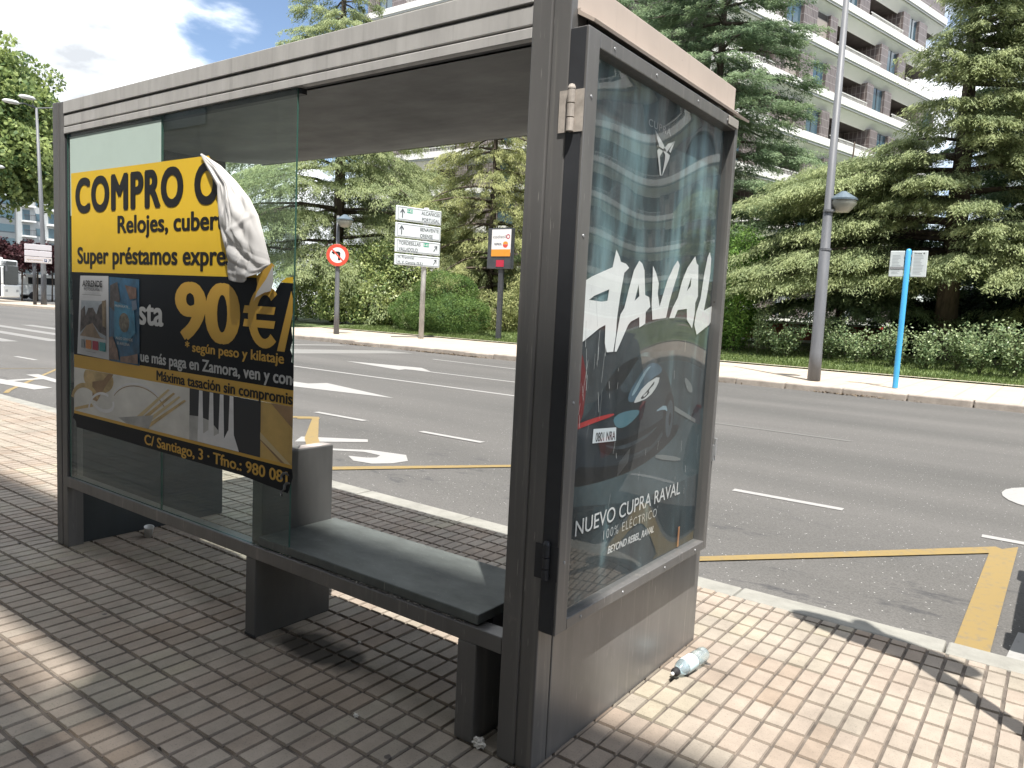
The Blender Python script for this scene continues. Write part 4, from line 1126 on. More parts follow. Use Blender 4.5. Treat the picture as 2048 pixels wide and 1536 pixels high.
text('NUEVO CUPRA RAVAL', .168, 0.997, 0.744, .052, PQ(.0156), PT, po, bold=0.004)
text('100% ELÉCTRICO', .361, .785, .690, .033, PQ(.0156), pm('poster_soft', (.46, .48, .48), rough=.5), po, bold=-0.004, space=1.2)
text('BEYOND REBEL_RAVAL', .400, .769, .630, .026, PQ(.0156), PT, po, bold=.03, shear=.2)
MB().face([PQ(.0160)(u, v) for u, v in [(0.245, 1.044), (0.408, 1.034), (0.404, 1.082), (0.247, 1.092)]]).build('number_plate', pm('plate_white', (.55, .60, .64), rough=.4), po)
text('0801 NRA', .264, .400, 1.048, .030, lambda u, v: PQ(.0163)(u, v - (u - .26) * .06), INK, po, bold=.012)
# orange strip and scuffs at the foot of the poster
MB().box(*(a_ for a_ in (0.0165 - pp.x, 0.0185 - pp.x, 1.005 - pp.y, 1.018 - pp.y, 0.515 - pp.z, 0.60 - pp.z))).build('copper_strip', pm('copper', (.55, .26, .12), rough=.4, metal=.3), po)
sc_ = MB()
rs = random.Random(5)
for k in range(46):
    y = rs.choice([rs.uniform(.12, .30), rs.uniform(.1, 1.1)]); z = rs.uniform(1.05, 1.5) if y < .3 else rs.uniform(.6, 1.35)
    l = rs.uniform(.02, .12) if y < .3 else rs.uniform(.01, .05); w = rs.uniform(.0006, .0022)
    t = rs.uniform(-.25, .25)
    sc_.face([PQ(.0161)(y, z), PQ(.0161)(y + w, z + .004), PQ(.0161)(y + w + l * t, z + l), PQ(.0161)(y + l * t, z + l - .003)])
sc_.build('scuff', pm('scuff_white', (.52, .53, .53), rough=.5), po)

# ------------------------------------------------------------------ litter
def bottle():
    e = empty('plastic_bottle', (0.105, 1.0, 0.034), 0, 'empty clear plastic bottle with black sports cap lying by the shelter base', 'bottle')
    ax = Vector((0.12, 0.99, 0.03)).normalized()
    PB = glass_mat('bottle_plastic', (.86, .93, .95), f0=.06, gloss=1.6, rough=.05, haze=.22, haze_col=(.62, .74, .78))
    MB().lathe([(.0, -.135), (.026, -.135), (.031, -.128), (.032, -.11), (.029, -.10), (.032, -.09), (.032, -.06), (.0285, -.05), (.032, -.04), (.033, .0), (.033, .035), (.030, .055), (.022, .072), (.014, .080), (.013, .092)], (0, 0, 0), -ax, 24).build('bottle_body', PB, e, smooth=True)
    MB().lathe([(.033, -.035), (.0335, -.033), (.0335, .033), (.033, .035)], (0, 0, 0), -ax, 24).build('bottle_label', pm('pale_blue_label', (.52, .66, .70), rough=.35), e, smooth=True)
    MB().lathe([(.0, .118), (.008, .118), (.008, .108), (.0165, .106), (.0175, .102), (.0175, .086), (.015, .084)], (0, 0, 0), -ax, 20).build('bottle_cap', RUBBER, e, smooth=True)
    MB().lathe([(.0, .128), (.007, .128), (.0075, .118)], (0, 0, 0), -ax, 16).build('spout', WHITE, e, smooth=True)
bottle()
cup = empty('paper_cup', (-3.085, 0.405, 0.0), 0, 'small white paper cup lying by the left end of the shelter', 'cup')
MB().lathe([(.0, .002), (.021, .0), (.027, .062), (.029, .064), (.0255, .062), (.020, .006), (0, .006)], (0, 0, 0.002), (0.25, -.05, 1), 20).build('cup_wall', pm('cup_white', (.70, .70, .69), rough=.6), cup, smooth=True)
def crumple(name, loc, r0, label, cat, mat, seed):
    bm = bmesh.new(); bmesh.ops.create_icosphere(bm, subdivisions=3, radius=r0)
    rg = random.Random(seed)
    ph = [rg.uniform(0, 6) for _ in range(9)]
    for v in bm.verts:
        c = v.co / r0
        k = 1 + .28 * math.sin(5 * c.x + ph[0]) * math.sin(4 * c.y + ph[1]) + .2 * math.sin(9 * c.z + ph[2]) + .14 * math.sin(13 * c.x + 11 * c.y + ph[3])
        v.co = Vector((v.co.x * k * 1.15, v.co.y * k * .8, v.co.z * k * .75))
    mz = min(v.co.z for v in bm.verts)
    for v in bm.verts: v.co.z -= mz
    me = bpy.data.meshes.new(name); bm.to_mesh(me); bm.free(); me.materials.append(mat)
    o = bpy.data.objects.new(name, me); o.location = loc; COL.objects.link(o)
    return tag(o, label, cat)
TISS = pm('tissue_white', (.62, .60, .56), rough=.8)
crumple('crumpled_tissue', (-0.215, 0.005, 0.0), .021, 'crumpled white tissue between the bench leg and the shelter post', 'litter', TISS, 2)
crumple('paper_scrap', (-0.66, -0.14, 0.0), .008, 'tiny white paper scrap on the tiles near the bench leg', 'litter', TISS, 3)
crumple('chip_of_paper', (-1.09, 0.27, 0.0), .006, 'tiny white chip on the tiles beside the dark spill', 'litter', TISS, 4)
# fluff and leaf bits caught along the rail under the seat
r = np.random.default_rng(21)
nl = 420
fx = np.where(r.random(nl) < .75, r.uniform(-1.0, -.30, nl), r.uniform(-1.5, -.3, nl)); fy = r.uniform(.004, .03, nl); fz = 0.4095 + r.random(nl) * .006
tag(leaf_mesh('debris', np.stack([fx, fy, fz], 1), r.normal(0, 1, (nl, 3)) * [1, 1, .3], np.stack([r.normal(0, .3, nl), r.normal(0, .3, nl), np.ones(nl)], 1), r.uniform(.006, .022, nl), r.uniform(.003, .008, nl), r.random(nl),
              leaf_mat('debris_bits', (.10, .09, .08), (.42, .40, .37), .1)), 'dry fluff and leaf bits caught on the rail under the bench', 'debris', kind='stuff')
#@@PART2
# ================================================================== BUILDING ACROSS THE ROAD (white bands, brown tile)
def tile_wall():
    m = bpy.data.materials.new('brown_tile'); m.use_nodes = True
    t = m.node_tree; b = t.nodes['Principled BSDF']; b.inputs['Roughness'].default_value = .4
    co = N(t, 'ShaderNodeTexCoord'); sx = N(t, 'ShaderNodeSeparateXYZ'); cb = N(t, 'ShaderNodeCombineXYZ')
    ad_ = N(t, 'ShaderNodeMath', operation='ADD')
    br = N(t, 'ShaderNodeTexBrick'); br.offset = 0.0
    br.inputs['Scale'].default_value = 1; br.inputs['Brick Width'].default_value = .20; br.inputs['Row Height'].default_value = .42
    br.inputs['Mortar Size'].default_value = .016
    br.inputs['Color1'].default_value = (.105, .082, .078, 1); br.inputs['Color2'].default_value = (.165, .135, .128, 1); br.inputs['Mortar'].default_value = (.30, .27, .26, 1)
    L = t.links.new
    L(co.outputs['Object'], sx.inputs[0]); L(sx.outputs['X'], ad_.inputs[0]); L(sx.outputs['Y'], ad_.inputs[1])
    L(ad_.outputs[0], cb.inputs['X']); L(sx.outputs['Z'], cb.inputs['Y']); L(cb.outputs[0], br.inputs['Vector']); L(br.outputs['Color'], b.inputs['Base Color'])
    return m
BTILE = tile_wall()
BAND = pm('white_band', (0.82, 0.81, 0.78), rough=.7, var=.04, vscale=(.5, .5, .5))
GROOVE = pm('grey_groove', (.36, .37, .36), rough=.7)
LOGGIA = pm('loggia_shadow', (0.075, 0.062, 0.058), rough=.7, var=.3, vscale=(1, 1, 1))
SHUT = pm('beige_shutter', (.33, .29, .26), rough=.6)
WING = pm('window_glass', (.055, .10, .13), rough=.06, spec=.9)
WFR = pm('dark_window_frame', (.04, .045, .05), rough=.5)
RAILM = pm('railing_white', (.62, .62, .60), rough=.5)
RAILD = pm('railing_dark', (.07, .06, .058), rough=.5)
class LB(MB):
    """mesh in building coordinates: along, out, up"""
    def __init__(s, org, dirv):
        super().__init__(); s.o = Vector((org[0], org[1], 0)); s.d = Vector((dirv[0], dirv[1], 0)).normalized(); s.nv = Vector((s.d.y, -s.d.x, 0))
    def build(s, name, mat, parent, **k):
        s.v = [tuple(s.o + s.d * a + s.nv * b + Vector((0, 0, c)) - Vector(parent.location)) for a, b, c in s.v]
        return MB.build(s, name, mat, parent, **k)
def banded_block(b, org, dv, length, rows, zg0, pattern, top, storey=2.6, depth=9.0, base=-0.2):
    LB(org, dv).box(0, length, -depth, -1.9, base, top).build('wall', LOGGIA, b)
    for k in rows:
        g = zg0 + storey * k
        bd = LB(org, dv)
        pr = [(-0.56, -.60), (-0.55, -.66), (-.06, -.10), (-.06, .0), (-.012, .0), (-.012, .03), (.06, .06), (.06, .47), (-.10, .47), (-.10, .40), (-0.56, .40)]
        bd.prism([(u, v + g) for u, v in pr], lambda u, v, d: (d, u, v), -.06, length + .06)
        bd.build('balcony_band', BAND, b, fixn=True)
        LB(org, dv).box(-.02, length + .02, -1.885, -.565, g - .60, g + .396).build('floor_slab', LOGGIA, b)  # slab coloured dark so the loggia ceiling carries painted shade
        LB(org, dv).box(-.02, length + .02, -.02, .022, g - .085, g + .028).build('band_groove', GROOVE, b)
        z0, z1 = g + .401, g + storey - .60
        s_ = 0.0
        for kind, w in pattern(k):
            a0, a1 = s_, min(length, s_ + w)
            s_ += w
            if a0 >= length: break
            if kind == 't':
                LB(org, dv).box(a0, a1, -1.87, -.13, z0, z1).build('tile_pier', BTILE, b)
            elif kind == 'w':
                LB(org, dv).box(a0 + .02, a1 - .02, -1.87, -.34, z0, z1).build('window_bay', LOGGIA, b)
                wd = LB(org, dv).box(a0 + .06, (a0 + a1) / 2 - .03, -.335, -.31, z0 + .04, z1 - .04).box((a0 + a1) / 2 + .03, a1 - .06, -.335, -.31, z0 + .04, z1 - .04).build('window', WING, b)
                LB(org, dv).box(a0 + .02, a1 - .02, -.33, -.26, g + .475, g + .53).box((a0 + a1) / 2 - .03, (a0 + a1) / 2 + .03, -.337, -.285, z0, z1).build('window_frame', WFR, b)
            elif kind == 's':
                LB(org, dv).box(a0 + .02, a1 - .02, -1.87, -.36, z0, z1).build('window_bay', LOGGIA, b)
                LB(org, dv).box(a0 + .05, a1 - .05, -.355, -.30, z0, z0 + 1.25).build('shutter', SHUT, b)
                LB(org, dv).box(a0 + .02, a1 - .02, -.33, -.10, g + .471, g + .50).build('sill', WFR, b)
            else:
                rl = LB(org, dv)
                rl.box(a0 + .05, a1 - .05, -.07, -.02, g + .72, g + .765)
                for q in np.arange(a0 + .15, a1 - .1, .14):
                    rl.box(q, q + .022, -.056, -.034, g + .471, g + .72)
                rl.build('railing', RAILM, b)
ap = empty('apartment_building', (-14, 42, 0), 0, 'brown tiled apartment building with long white balcony bands behind the cedars', 'building')
CO, CD = (-13.67, 34.55), (.247, .969)
def pat_r(k):
    if k == 1:
        return [('l', 4.8), ('t', .76), ('w', 1.64), ('t', 1.4), ('s', 1.4), ('t', .8), ('l', 5.4), ('t', .9), ('w', 1.5), ('t', 1.0), ('l', 9)]
    if k == 0:
        return [('l', 4.84), ('t', .93), ('s', 1.43), ('t', 1.4), ('w', 1.4), ('t', 1.1), ('l', 3.8), ('t', .8), ('w', 1.5), ('t', .9), ('l', 4.0), ('t', .8), ('w', 1.5), ('t', 9)]
    return [[('t', 1.0), ('w', 1.5), ('t', 1.2), ('l', 4.6), ('t', .9), ('s', 1.4), ('t', 1.0), ('w', 1.5), ('t', 1.2), ('l', 4.4), ('t', .9), ('w', 1.4), ('t', 1.2), ('l', 9)],
            [('l', 4.6), ('t', 1.0), ('s', 1.4), ('t', 1.3), ('w', 1.6), ('t', .9), ('l', 5), ('t', .9), ('w', 1.5), ('t', .9), ('s', 1.4), ('t', 9)]][k % 2]
banded_block(ap, CO, CD, 24.6, list(range(-4, 4)), 14.1, pat_r, 26.5)
# front wing facing the avenue
FO, FD = (-42.6, 38.0), (1, 0)
def pat_f(k):
    return [('t', 1.0), ('w', 1.5), ('t', 1.4), ('l', 5.2), ('t', 1.0), ('s', 1.4), ('t', 1.2), ('w', 1.5), ('t', 1.2), ('l', 5.0), ('t', 1.0), ('w', 1.5), ('t', 9)]
banded_block(ap, FO, FD, 28.0, list(range(-4, 4)), 14.0, pat_f, 26.5)
# ground floor of the long wing
LB(CO, CD).box(0, 24.6, -1.8, -.4, 0.0, 3.05).build('ground_floor', BTILE, ap)
for k in range(6):
    a0 = 3.6 + k * 3.6
    LB(CO, CD).box(a0, a0 + 1.5, -.395, -.36, 1.0 + .7, 2.9).build('window', WING, ap)
    gr = LB(CO, CD)
    for q in range(9): gr.box(a0 + .05 + q * .17, a0 + .075 + q * .17, -.33, -.30, 1.7, 2.9)
    gr.box(a0, a0 + 1.5, -.33, -.305, 2.2, 2.24); gr.build('window_grille', RAILM, ap)
LB(CO, CD).box(0, 24.6, -.39, .30, 1.0, 1.62).build('plinth_band', BAND, ap)

# a second block further along the avenue (mirrored in the poster glass)
ap2 = empty('apartment_building', (30, 50, 0), 0, 'white banded apartment block along the avenue, standing to the right of the cedars', 'building')
banded_block(ap2, (6, 46), (1, 0), 52.0, list(range(-4, 4)), 14.1, lambda k: ([('l', 5), ('t', 1), ('w', 1.5), ('t', 1.2), ('s', 1.4), ('t', 1.0)] * 6)[k % 3:], 25.5)
# pale block behind the right wing
ap3 = empty('apartment_building', (3, 78, 0), 0, 'plain pale rendered apartment block far behind the right hand cedar', 'building')
pb = LB((-6.5, 74), (.97, -.22)).box(0, 22, -14, 0, 0, 23).build('wall', pm('pale_render', (.50, .55, .57), rough=.7, var=.05, vscale=(.3, .3, .3)), ap3)
for k in range(7):
    for q in range(5):
        LB((-6.5, 74), (.97, -.22)).box(1.5 + q * 4, 3.1 + q * 4, .003, .05, 3 + k * 2.8, 4.4 + k * 2.8).build('window', WING, ap3)

# building behind the photographer: its shade covers the near pavement
shb = empty('apartment_building', (2, -10, 0), 0, 'tall stone faced apartment building on the near pavement whose shade falls over the shelter', 'building')
FY = -5.0
STONE = pm('pale_stone_facade', (.46, .44, .41), rough=.8, var=.1, vscale=(.4, .4, .4))
SX = Vector(shb.location)
def sbx(name, mat, *boxes):
    b = MB()
    for q in boxes: b.box(q[0] - SX.x, q[1] - SX.x, q[2] - SX.y, q[3] - SX.y, q[4], q[5])
    return b.build(name, mat, shb)
sbx('wall', STONE, (-34, 46, -18, FY - .03, 0, 15.2))
for k in range(5):
    for q in range(16):
        sbx('window', WING, (-30 + q * 4.6, -28.4 + q * 4.6, FY - .028, FY, 1.2 + k * 2.9, 2.9 + k * 2.9))
sbx('shop_front', WING, (-33, 45, FY - .027, FY - .005, .15, .9))
# added, unseen thin screen; edge and slot shape the shade and a sun patch
sbx('shade_screen', METAL_DK, (-34, 46, FY - .012, FY, 15.2, 15.44), (-34, -1.6, FY - .012, FY, 15.44, 15.80), (2.95, 46, FY - .012, FY, 15.44, 15.80), (-34, 46, FY - .012, FY, 15.80, 19.55))

# ------------------------------------------------------------------ red garden wall with its wrought railing
RW = pm('red_render', (.33, .105, .075), rough=.8, var=.14, vscale=(1.4, 1.4, 1.4))
def garden_wall(name, label, p0, p1, zb):
    w = empty(name, (p0[0], p0[1], 0), 0, label, 'wall', 'red garden walls')
    d = Vector((p1[0] - p0[0], p1[1] - p0[1])); Ln = d.length
    LB(p0, d).box(0, Ln, -.15, .15, zb - .5, zb + .80).build('wall', RW, w)
    LB(p0, d).box(-.02, Ln + .02, -.20, .20, zb + .801, zb + .90).build('coping', WHITEP, w)
    LB(p0, d).box(0, Ln, .152, .20, zb - .4, zb + .12).build('plinth', WHITEP, w)
    rl = LB(p0, d)
    rl.box(0, Ln, -.02, .02, zb + 1.62, zb + 1.66).box(0, Ln, -.02, .02, zb + 1.02, zb + 1.05)
    q = 0.0
    while q < Ln:
        rl.box(q, q + .03, -.015, .015, zb + .9, zb + 1.66)
        q += 1.2
    q = 0.3
    rr_ = random.Random(9)
    while q < Ln - .9:     # scrolls
        c = (q + .3, zb + 1.33)
        pts = [(c[0] + (.05 + .022 * i) * math.cos(i * .75 + rr_.random() * .05), 0, c[1] + (.04 + .019 * i) * math.sin(i * .75)) for i in range(13)]
        rl.tube(pts, .013, 5)
        rl.tube([(q, 0, zb + 1.05), (q + .25, 0, zb + 1.62)], .012, 5); rl.tube([(q + .62, 0, zb + 1.05), (q + .38, 0, zb + 1.62)], .012, 5)
        q += .68
    rl.build('railing', RAILM, w)
    return w
garden_wall('garden_wall', 'low red garden wall with white coping and scroll railing behind the rose bushes', (-13.9, 26.6), (1.4, 41.6), .52)
garden_wall('garden_wall', 'red garden wall with white coping continuing right of the big cedar', (1.9, 36.5), (44, 37.0), .52)
garden_wall('garden_wall', 'red garden wall glimpsed low behind the trimmed bush', (-34, 33.5), (-15, 33.5), .52)

# ================================================================== TREES
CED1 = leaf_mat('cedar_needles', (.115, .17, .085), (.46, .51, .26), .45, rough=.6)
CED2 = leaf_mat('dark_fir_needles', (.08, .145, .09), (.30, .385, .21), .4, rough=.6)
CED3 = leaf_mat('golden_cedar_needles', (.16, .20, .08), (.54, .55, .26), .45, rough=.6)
BUSH1 = leaf_mat('laurel_leaves', (.08, .145, .05), (.42, .47, .18), .3, rough=.4, spec=.4)
BUSH2 = leaf_mat('clipped_leaves', (.035, .085, .024), (.155, .235, .06), .25)
BUSH3 = leaf_mat('bright_leaves', (.07, .16, .04), (.27, .43, .10), .35)
ROSEL = leaf_mat('rose_leaves', (.09, .16, .07), (.42, .50, .27), .35, rough=.4, spec=.4)
PLANE = leaf_mat('plane_leaves', (.07, .13, .05), (.38, .45, .16), .4, rough=.5)
PLUM = leaf_mat('plum_leaves', (.022, .008, .011), (.105, .042, .048), .25)

def conifer(name, label, base, height, tiers, mat, seed, group, hang=.35, lmax=5.0, zlow=1.2, leafn=900, cone=.9, droop=.22, rise=.10, width=.42, leaf=(.20, .38), lw=.05, skip=None, extra=None, trunk_r=.35, aspect=1.0, front=None):
    r = np.random.default_rng(seed)
    e = empty(name, base, 0, label, 'tree', group)
    bx, by, bz = base
    tr = MB()
    pts = [(0, 0, -.3), (.03, .02, height * .3), (-.06, .05, height * .65), (.0, .0, height)]
    tr.tube(pts, [trunk_r, trunk_r * .75, trunk_r * .42, .03], 10)
    CC, DD, NN, LL, WW, TT = [], [], [], [], [], []
    br = []
    for i in range(tiers):
        f = (i + r.uniform(-.3, .3)) / tiers
        f = min(max(f, 0), .985)
        z = zlow + (height - zlow) * f
        prof = (1 - f) ** cone
        for az in r.uniform(0, 2 * PI) + np.arange(5) * 2 * PI / 5 + r.normal(0, .3, 5):
            Lb = lmax * prof * r.uniform(.68, 1.15) + .35
            br.append((z + r.normal(0, .12), az, Lb))
    for b in (extra or []):
        br.append(b)
    for z, az, Lb in br:
        if skip and skip(z, az, Lb): continue
        if front and math.sin(az) < -.55: Lb = min(Lb, front)
        dv = np.array([math.cos(az), math.sin(az) * aspect, 0.0])
        lat = np.array([-dv[1], dv[0], 0.0])
        rz_, dz_ = rise * r.uniform(.5, 1.6), droop * r.uniform(.7, 1.4)
        path = lambda q: np.outer(q, dv) * Lb + np.outer(rz_ * q * Lb - dz_ * Lb * q ** 2.2, [0, 0, 1]) + np.array([0, 0, z])
        pp_ = path(np.array([0, .25, .5, .75, .96]))
        k = min(1.0, Lb / 5)
        tr.tube([tuple(p) for p in pp_], [.10 * k + .015, .075 * k + .012, .05 * k + .01, .03 * k + .006, .006], 5)
        m = max(120, int(4.6 * leafn * (Lb / lmax) ** 1.35))
        nc = max(7, m // 115)                       # each limb carries nc feathery sprays
        qc = r.uniform(.14, 1.0, nc) ** .8
        uc = r.uniform(-1, 1, nc)
        Wc = width * Lb * (qc * (1.18 - qc)) * 1.7
        cc = path(qc) + np.outer(uc * Wc, lat) + np.outer(-(np.abs(uc) ** 1.6) * Wc * .30 + r.normal(0, .07, nc), [0, 0, 1])
        sa = uc * .9 + r.normal(0, .35, nc)
        tw = np.outer(np.cos(sa), dv) + np.outer(np.sin(sa), lat)
        tl = np.outer(-np.sin(sa), dv) + np.outer(np.cos(sa), lat)
        sl = (.55 + .105 * Lb) * r.uniform(.7, 1.3, nc)
        idx = r.integers(0, nc, m)
        t_ = r.random(m) ** .85
        side = r.uniform(-1, 1, m) * (1 - .75 * t_) * .38
        C = cc[idx] + tw[idx] * (t_ * sl[idx])[:, None] + tl[idx] * (side * sl[idx])[:, None]
        dn = hang * (.42 * t_ ** 2 + .55 * np.abs(side) ** 1.2) * sl[idx] + r.exponential(hang * .13, m) * (r.random(m) < .6)
        C[:, 2] -= dn
        C += r.normal(0, .035, (m, 3))
        Dv = tw[idx] + tl[idx] * (np.sign(side) * .75)[:, None] + r.normal(0, .28, (m, 3))
        Dv[:, 2] -= .15 + hang * .9 * t_ + (r.random(m) < .35) * hang * 1.2
        Nn = np.array([0, 0, 1.0]) + r.normal(0, .5, (m, 3))
        CC.append(C); DD.append(Dv); NN.append(Nn)
        LL.append(r.uniform(leaf[0], leaf[1], m) * .48); WW.append(r.uniform(.6, 1.3, m) * lw * .70)
        ct = r.random(nc)
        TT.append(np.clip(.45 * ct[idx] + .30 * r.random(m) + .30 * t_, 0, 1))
    tr.build('trunk', BARK, e, smooth=True)
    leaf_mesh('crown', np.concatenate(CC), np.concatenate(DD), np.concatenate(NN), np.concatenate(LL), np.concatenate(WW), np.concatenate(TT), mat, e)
    return e
GT_ = 'conifers on the far lawn'
conifer('cedar_tree', 'tall weeping cedar behind the shelter glass, rising above the shelter roof', (-33.5, 28.0, .35), 24, 21, CED1, 1, GT_, hang=.9, lmax=10.5, zlow=3.4, leafn=2900, cone=1.3, droop=.30, leaf=(.22, .42), lw=.055, trunk_r=.42)
conifer('cedar_tree', 'golden green drooping cedar seen through the open shelter front behind the road signs', (-23.2, 29.3, .45), 15.5, 17, CED3, 2, GT_, hang=1.0, lmax=4.9, zlow=1.1, leafn=820, cone=.75, droop=.42, leaf=(.2, .42), lw=.05, trunk_r=.26)
conifer('fir_tree', 'dark green narrow fir standing just right of the advertising cabinet', (-11.6, 29.5, .45), 21, 23, CED2, 3, GT_, hang=.45, lmax=4.3, zlow=4.6, leafn=820, cone=.55, droop=.22, rise=.12, leaf=(.2, .36), lw=.055, trunk_r=.32)
conifer('fir_tree', 'dark fir half hidden behind the shelter corner post', (-17.3, 31.5, .5), 19, 17, CED2, 5, GT_, hang=.45, lmax=4.2, zlow=3.0, leafn=560, cone=.6, droop=.25, leaf=(.22, .38), lw=.06, trunk_r=.3)
def lim(z, az_deg, Lb): return (z, math.radians(az_deg), Lb)
ex = [lim(6.8, 185, 5.6), lim(6.3, 200, 6.2), lim(5.9, 172, 5.4), lim(4.6, 195, 6.6), lim(4.2, 178, 6.9), lim(3.6, 205, 6.4), lim(3.1, 188, 6.8), lim(5.2, 225, 5.4), lim(6.6, 240, 5.0), lim(7.3, 215, 4.8),
      lim(4.4, 330, 4.8), lim(3.9, 305, 4.4), lim(5.0, 285, 4.0), lim(3.6, 350, 5.2), lim(7.2, 300, 4.2), lim(8.3, 330, 4.6), lim(9.6, 262, 3.6), lim(10.4, 275, 3.8),
      lim(8.2, 262, 3.6), lim(12.2, 300, 4.4),  lim(11.0, 340, 4.6), lim(5.8, 262, 4.2), lim(9.0, 285, 4.4), lim(10.2, 320, 4.6), lim(11.9, 270, 4.6)]
ex = ex + [(z - .55, az + .33 * (-1) ** i, Lb * .9) for i, (z, az, Lb) in enumerate(ex)] + [lim(2.9 + .18 * (k % 4), 140 + 24 * k, 5.2 + .5 * (k % 3)) for k in range(11)] + [lim(4.1, 352, 5.0), lim(3.7, 335, 4.6), lim(3.4, 318, 4.4), lim(6.3, 345, 4.4), lim(7.1, 5, 4.6), lim(8.6, 350, 4.6), lim(5.6, 8, 5.0), lim(9.8, 340, 4.8), lim(10.8, 5, 5.0), lim(6.9, 325, 4.2)]
conifer('cedar_tree', 'big spreading cedar with layered limbs behind the blue bus stop pole', (-2.2, 27.8, .42), 17, 6, CED1, 4, GT_, hang=.75, lmax=5.5, zlow=9.0, leafn=2000, cone=.5, droop=.20, rise=.10, leaf=(.2, .36), lw=.05, trunk_r=.46, extra=ex, width=.36, front=2.7, skip=lambda z, az, Lb: z > 8.0 and math.cos(az) < -.25 and Lb > 1.6)
conifer('cedar_tree', 'cedar at the right edge beyond the big spreading one', (5.5, 31.0, .5), 16, 12, CED1, 6, GT_, hang=.7, lmax=6.2, zlow=2.6, leafn=1300, cone=.5, leaf=(.24, .42), lw=.06)

conifer('fir_tree', 'added low dark fir standing in for shaded cedar foliage before the red garden wall', (-6.2, 30.2, .5), 8.0, 9, CED2, 8, GT_, hang=.6, lmax=4.6, zlow=1.9, leafn=1500, cone=.7, droop=.3, leaf=(.22, .38), lw=.06, trunk_r=.2)  # added dark tree, takes the place of cedar foliage lying in shade
conifer('fir_tree', 'dark fir filling the gap behind the big spreading cedar', (.2, 33.5, .5), 15, 15, CED2, 9, GT_, hang=.6, lmax=4.8, zlow=1.8, leafn=900, cone=.55, droop=.28, leaf=(.24, .4), lw=.07, trunk_r=.28)

def bush(name, label, base, ell, mat, seed, nleaf, leaf=(.09, .16), lw=.06, lump=.18, group=None, cat='bush', stem=True, shell=.35, zc=None, up=0.3, lobes=1):
    """ellipsoid lobes of leaves; ell: list of (cx, cy, cz, rx, ry, rz) relative to the base"""
    r = np.random.default_rng(seed)
    e = empty(name, base, 0, label, cat, group)
    CC, NN, TT = [], [], []
    vol = np.array([q[3] * q[4] + q[4] * q[5] + q[3] * q[5] for q in ell]); vol = vol / vol.sum()
    for q, share in zip(ell, vol):
        m = int(nleaf * share)
        d = r.normal(0, 1, (m, 3)); d /= np.linalg.norm(d, axis=1, keepdims=True)
        ph = r.uniform(0, 6, 6)
        lum = 1 + lump * (np.sin(d[:, 0] * 5 + ph[0]) * np.sin(d[:, 1] * 5 + ph[1]) + .7 * np.sin(d[:, 2] * 7 + ph[2] + d[:, 0] * 4) + .5 * np.sin(d[:, 1] * 11 + d[:, 2] * 9 + ph[3]))
        rad = lum * (1 - shell * r.random(m) ** 1.8)
        C = d * rad[:, None] * np.array(q[3:6]) + np.array(q[:3])
        C += r.normal(0, .03, (m, 3))
        CC.append(C); NN.append(d + r.normal(0, .55, (m, 3)) + np.array([0, 0, up]))
        TT.append(np.clip(.5 + .5 * np.sin(d[:, 0] * 9 + ph[4]) * np.sin(d[:, 2] * 8 + ph[5]) * .6 + r.normal(0, .25, m), 0, 1))
    C = np.concatenate(CC); keep = C[:, 2] > .02
    C = C[keep]; Nn = np.concatenate(NN)[keep]; T = np.concatenate(TT)[keep]; m = len(C)
    Dv = r.normal(0, 1, (m, 3)); Dv[:, 2] += .3
    if stem:
        st = MB()
        for k in range(7):
            q = ell[k % len(ell)]
            a = 2 * PI * k / 7
            st.tube([(q[0] * .4, q[1] * .4, -.1), (q[0] * .8 + .25 * q[3] * math.cos(a), q[1] * .8 + .25 * q[4] * math.sin(a), q[2] * .7), (q[0] + .55 * q[3] * math.cos(a), q[1] + .55 * q[4] * math.sin(a), q[2] + .3 * q[5])], [.04, .028, .01], 5)
        st.build('stems', BARK, e)
    leaf_mesh('foliage', C, Dv, Nn, r.uniform(leaf[0], leaf[1], m), r.uniform(.7, 1.2, m) * lw, T, mat, e)
    return e
gz_ = lawn_z
bush('laurel_bush', 'broad glossy laurel bush filling the lawn behind the no left turn sign', (-28.6, 26.0, gz_(26.0)), [(-2.8, .2, 1.6, 2.4, 1.8, 2.2), (0, 0, 1.9, 2.4, 1.8, 2.3), (2.4, 0, 1.5, 2.0, 1.6, 1.8), (-1.2, -.8, 1.0, 1.7, 1.3, 1.2), (1.4, -.9, .9, 1.6, 1.2, 1.1), (-4.4, 0, 1.2, 1.6, 1.5, 1.5), (0.6, .3, 3.2, 1.3, 1.1, 1.0)], BUSH1, 31, 34000, lump=.22, leaf=(.12, .22), lw=.085)
bush('clipped_bush', 'clipped green bush with a dome over a broad skirt behind the direction signs', (-22.3, 24.6, gz_(24.6)), [(1.25, -.5, .80, 1.75, 1.4, .86), (-1.35, -.1, .80, 1.45, 1.3, .95), (-.2, .5, 1.65, 1.75, 1.3, 1.12), (.1, -.55, .65, 1.5, 1.3, .75)], BUSH2, 32, 52000, leaf=(.06, .13), lw=.03, lump=.07, shell=.16)
bush('shrub_tree', 'bright green upright shrub beside the advertising cabinet', (-8.9, 25.6, gz_(25.6)), [(0, 0, 2.3, .95, .9, 2.1), (.45, -.1, 3.1, .7, .7, 1.3), (-.5, 0, 1.4, .8, .8, 1.3), (.2, 0, 1.2, .75, .75, 1.1)], BUSH3, 33, 20000, leaf=(.07, .13), lw=.05, lump=.15, cat='shrub')
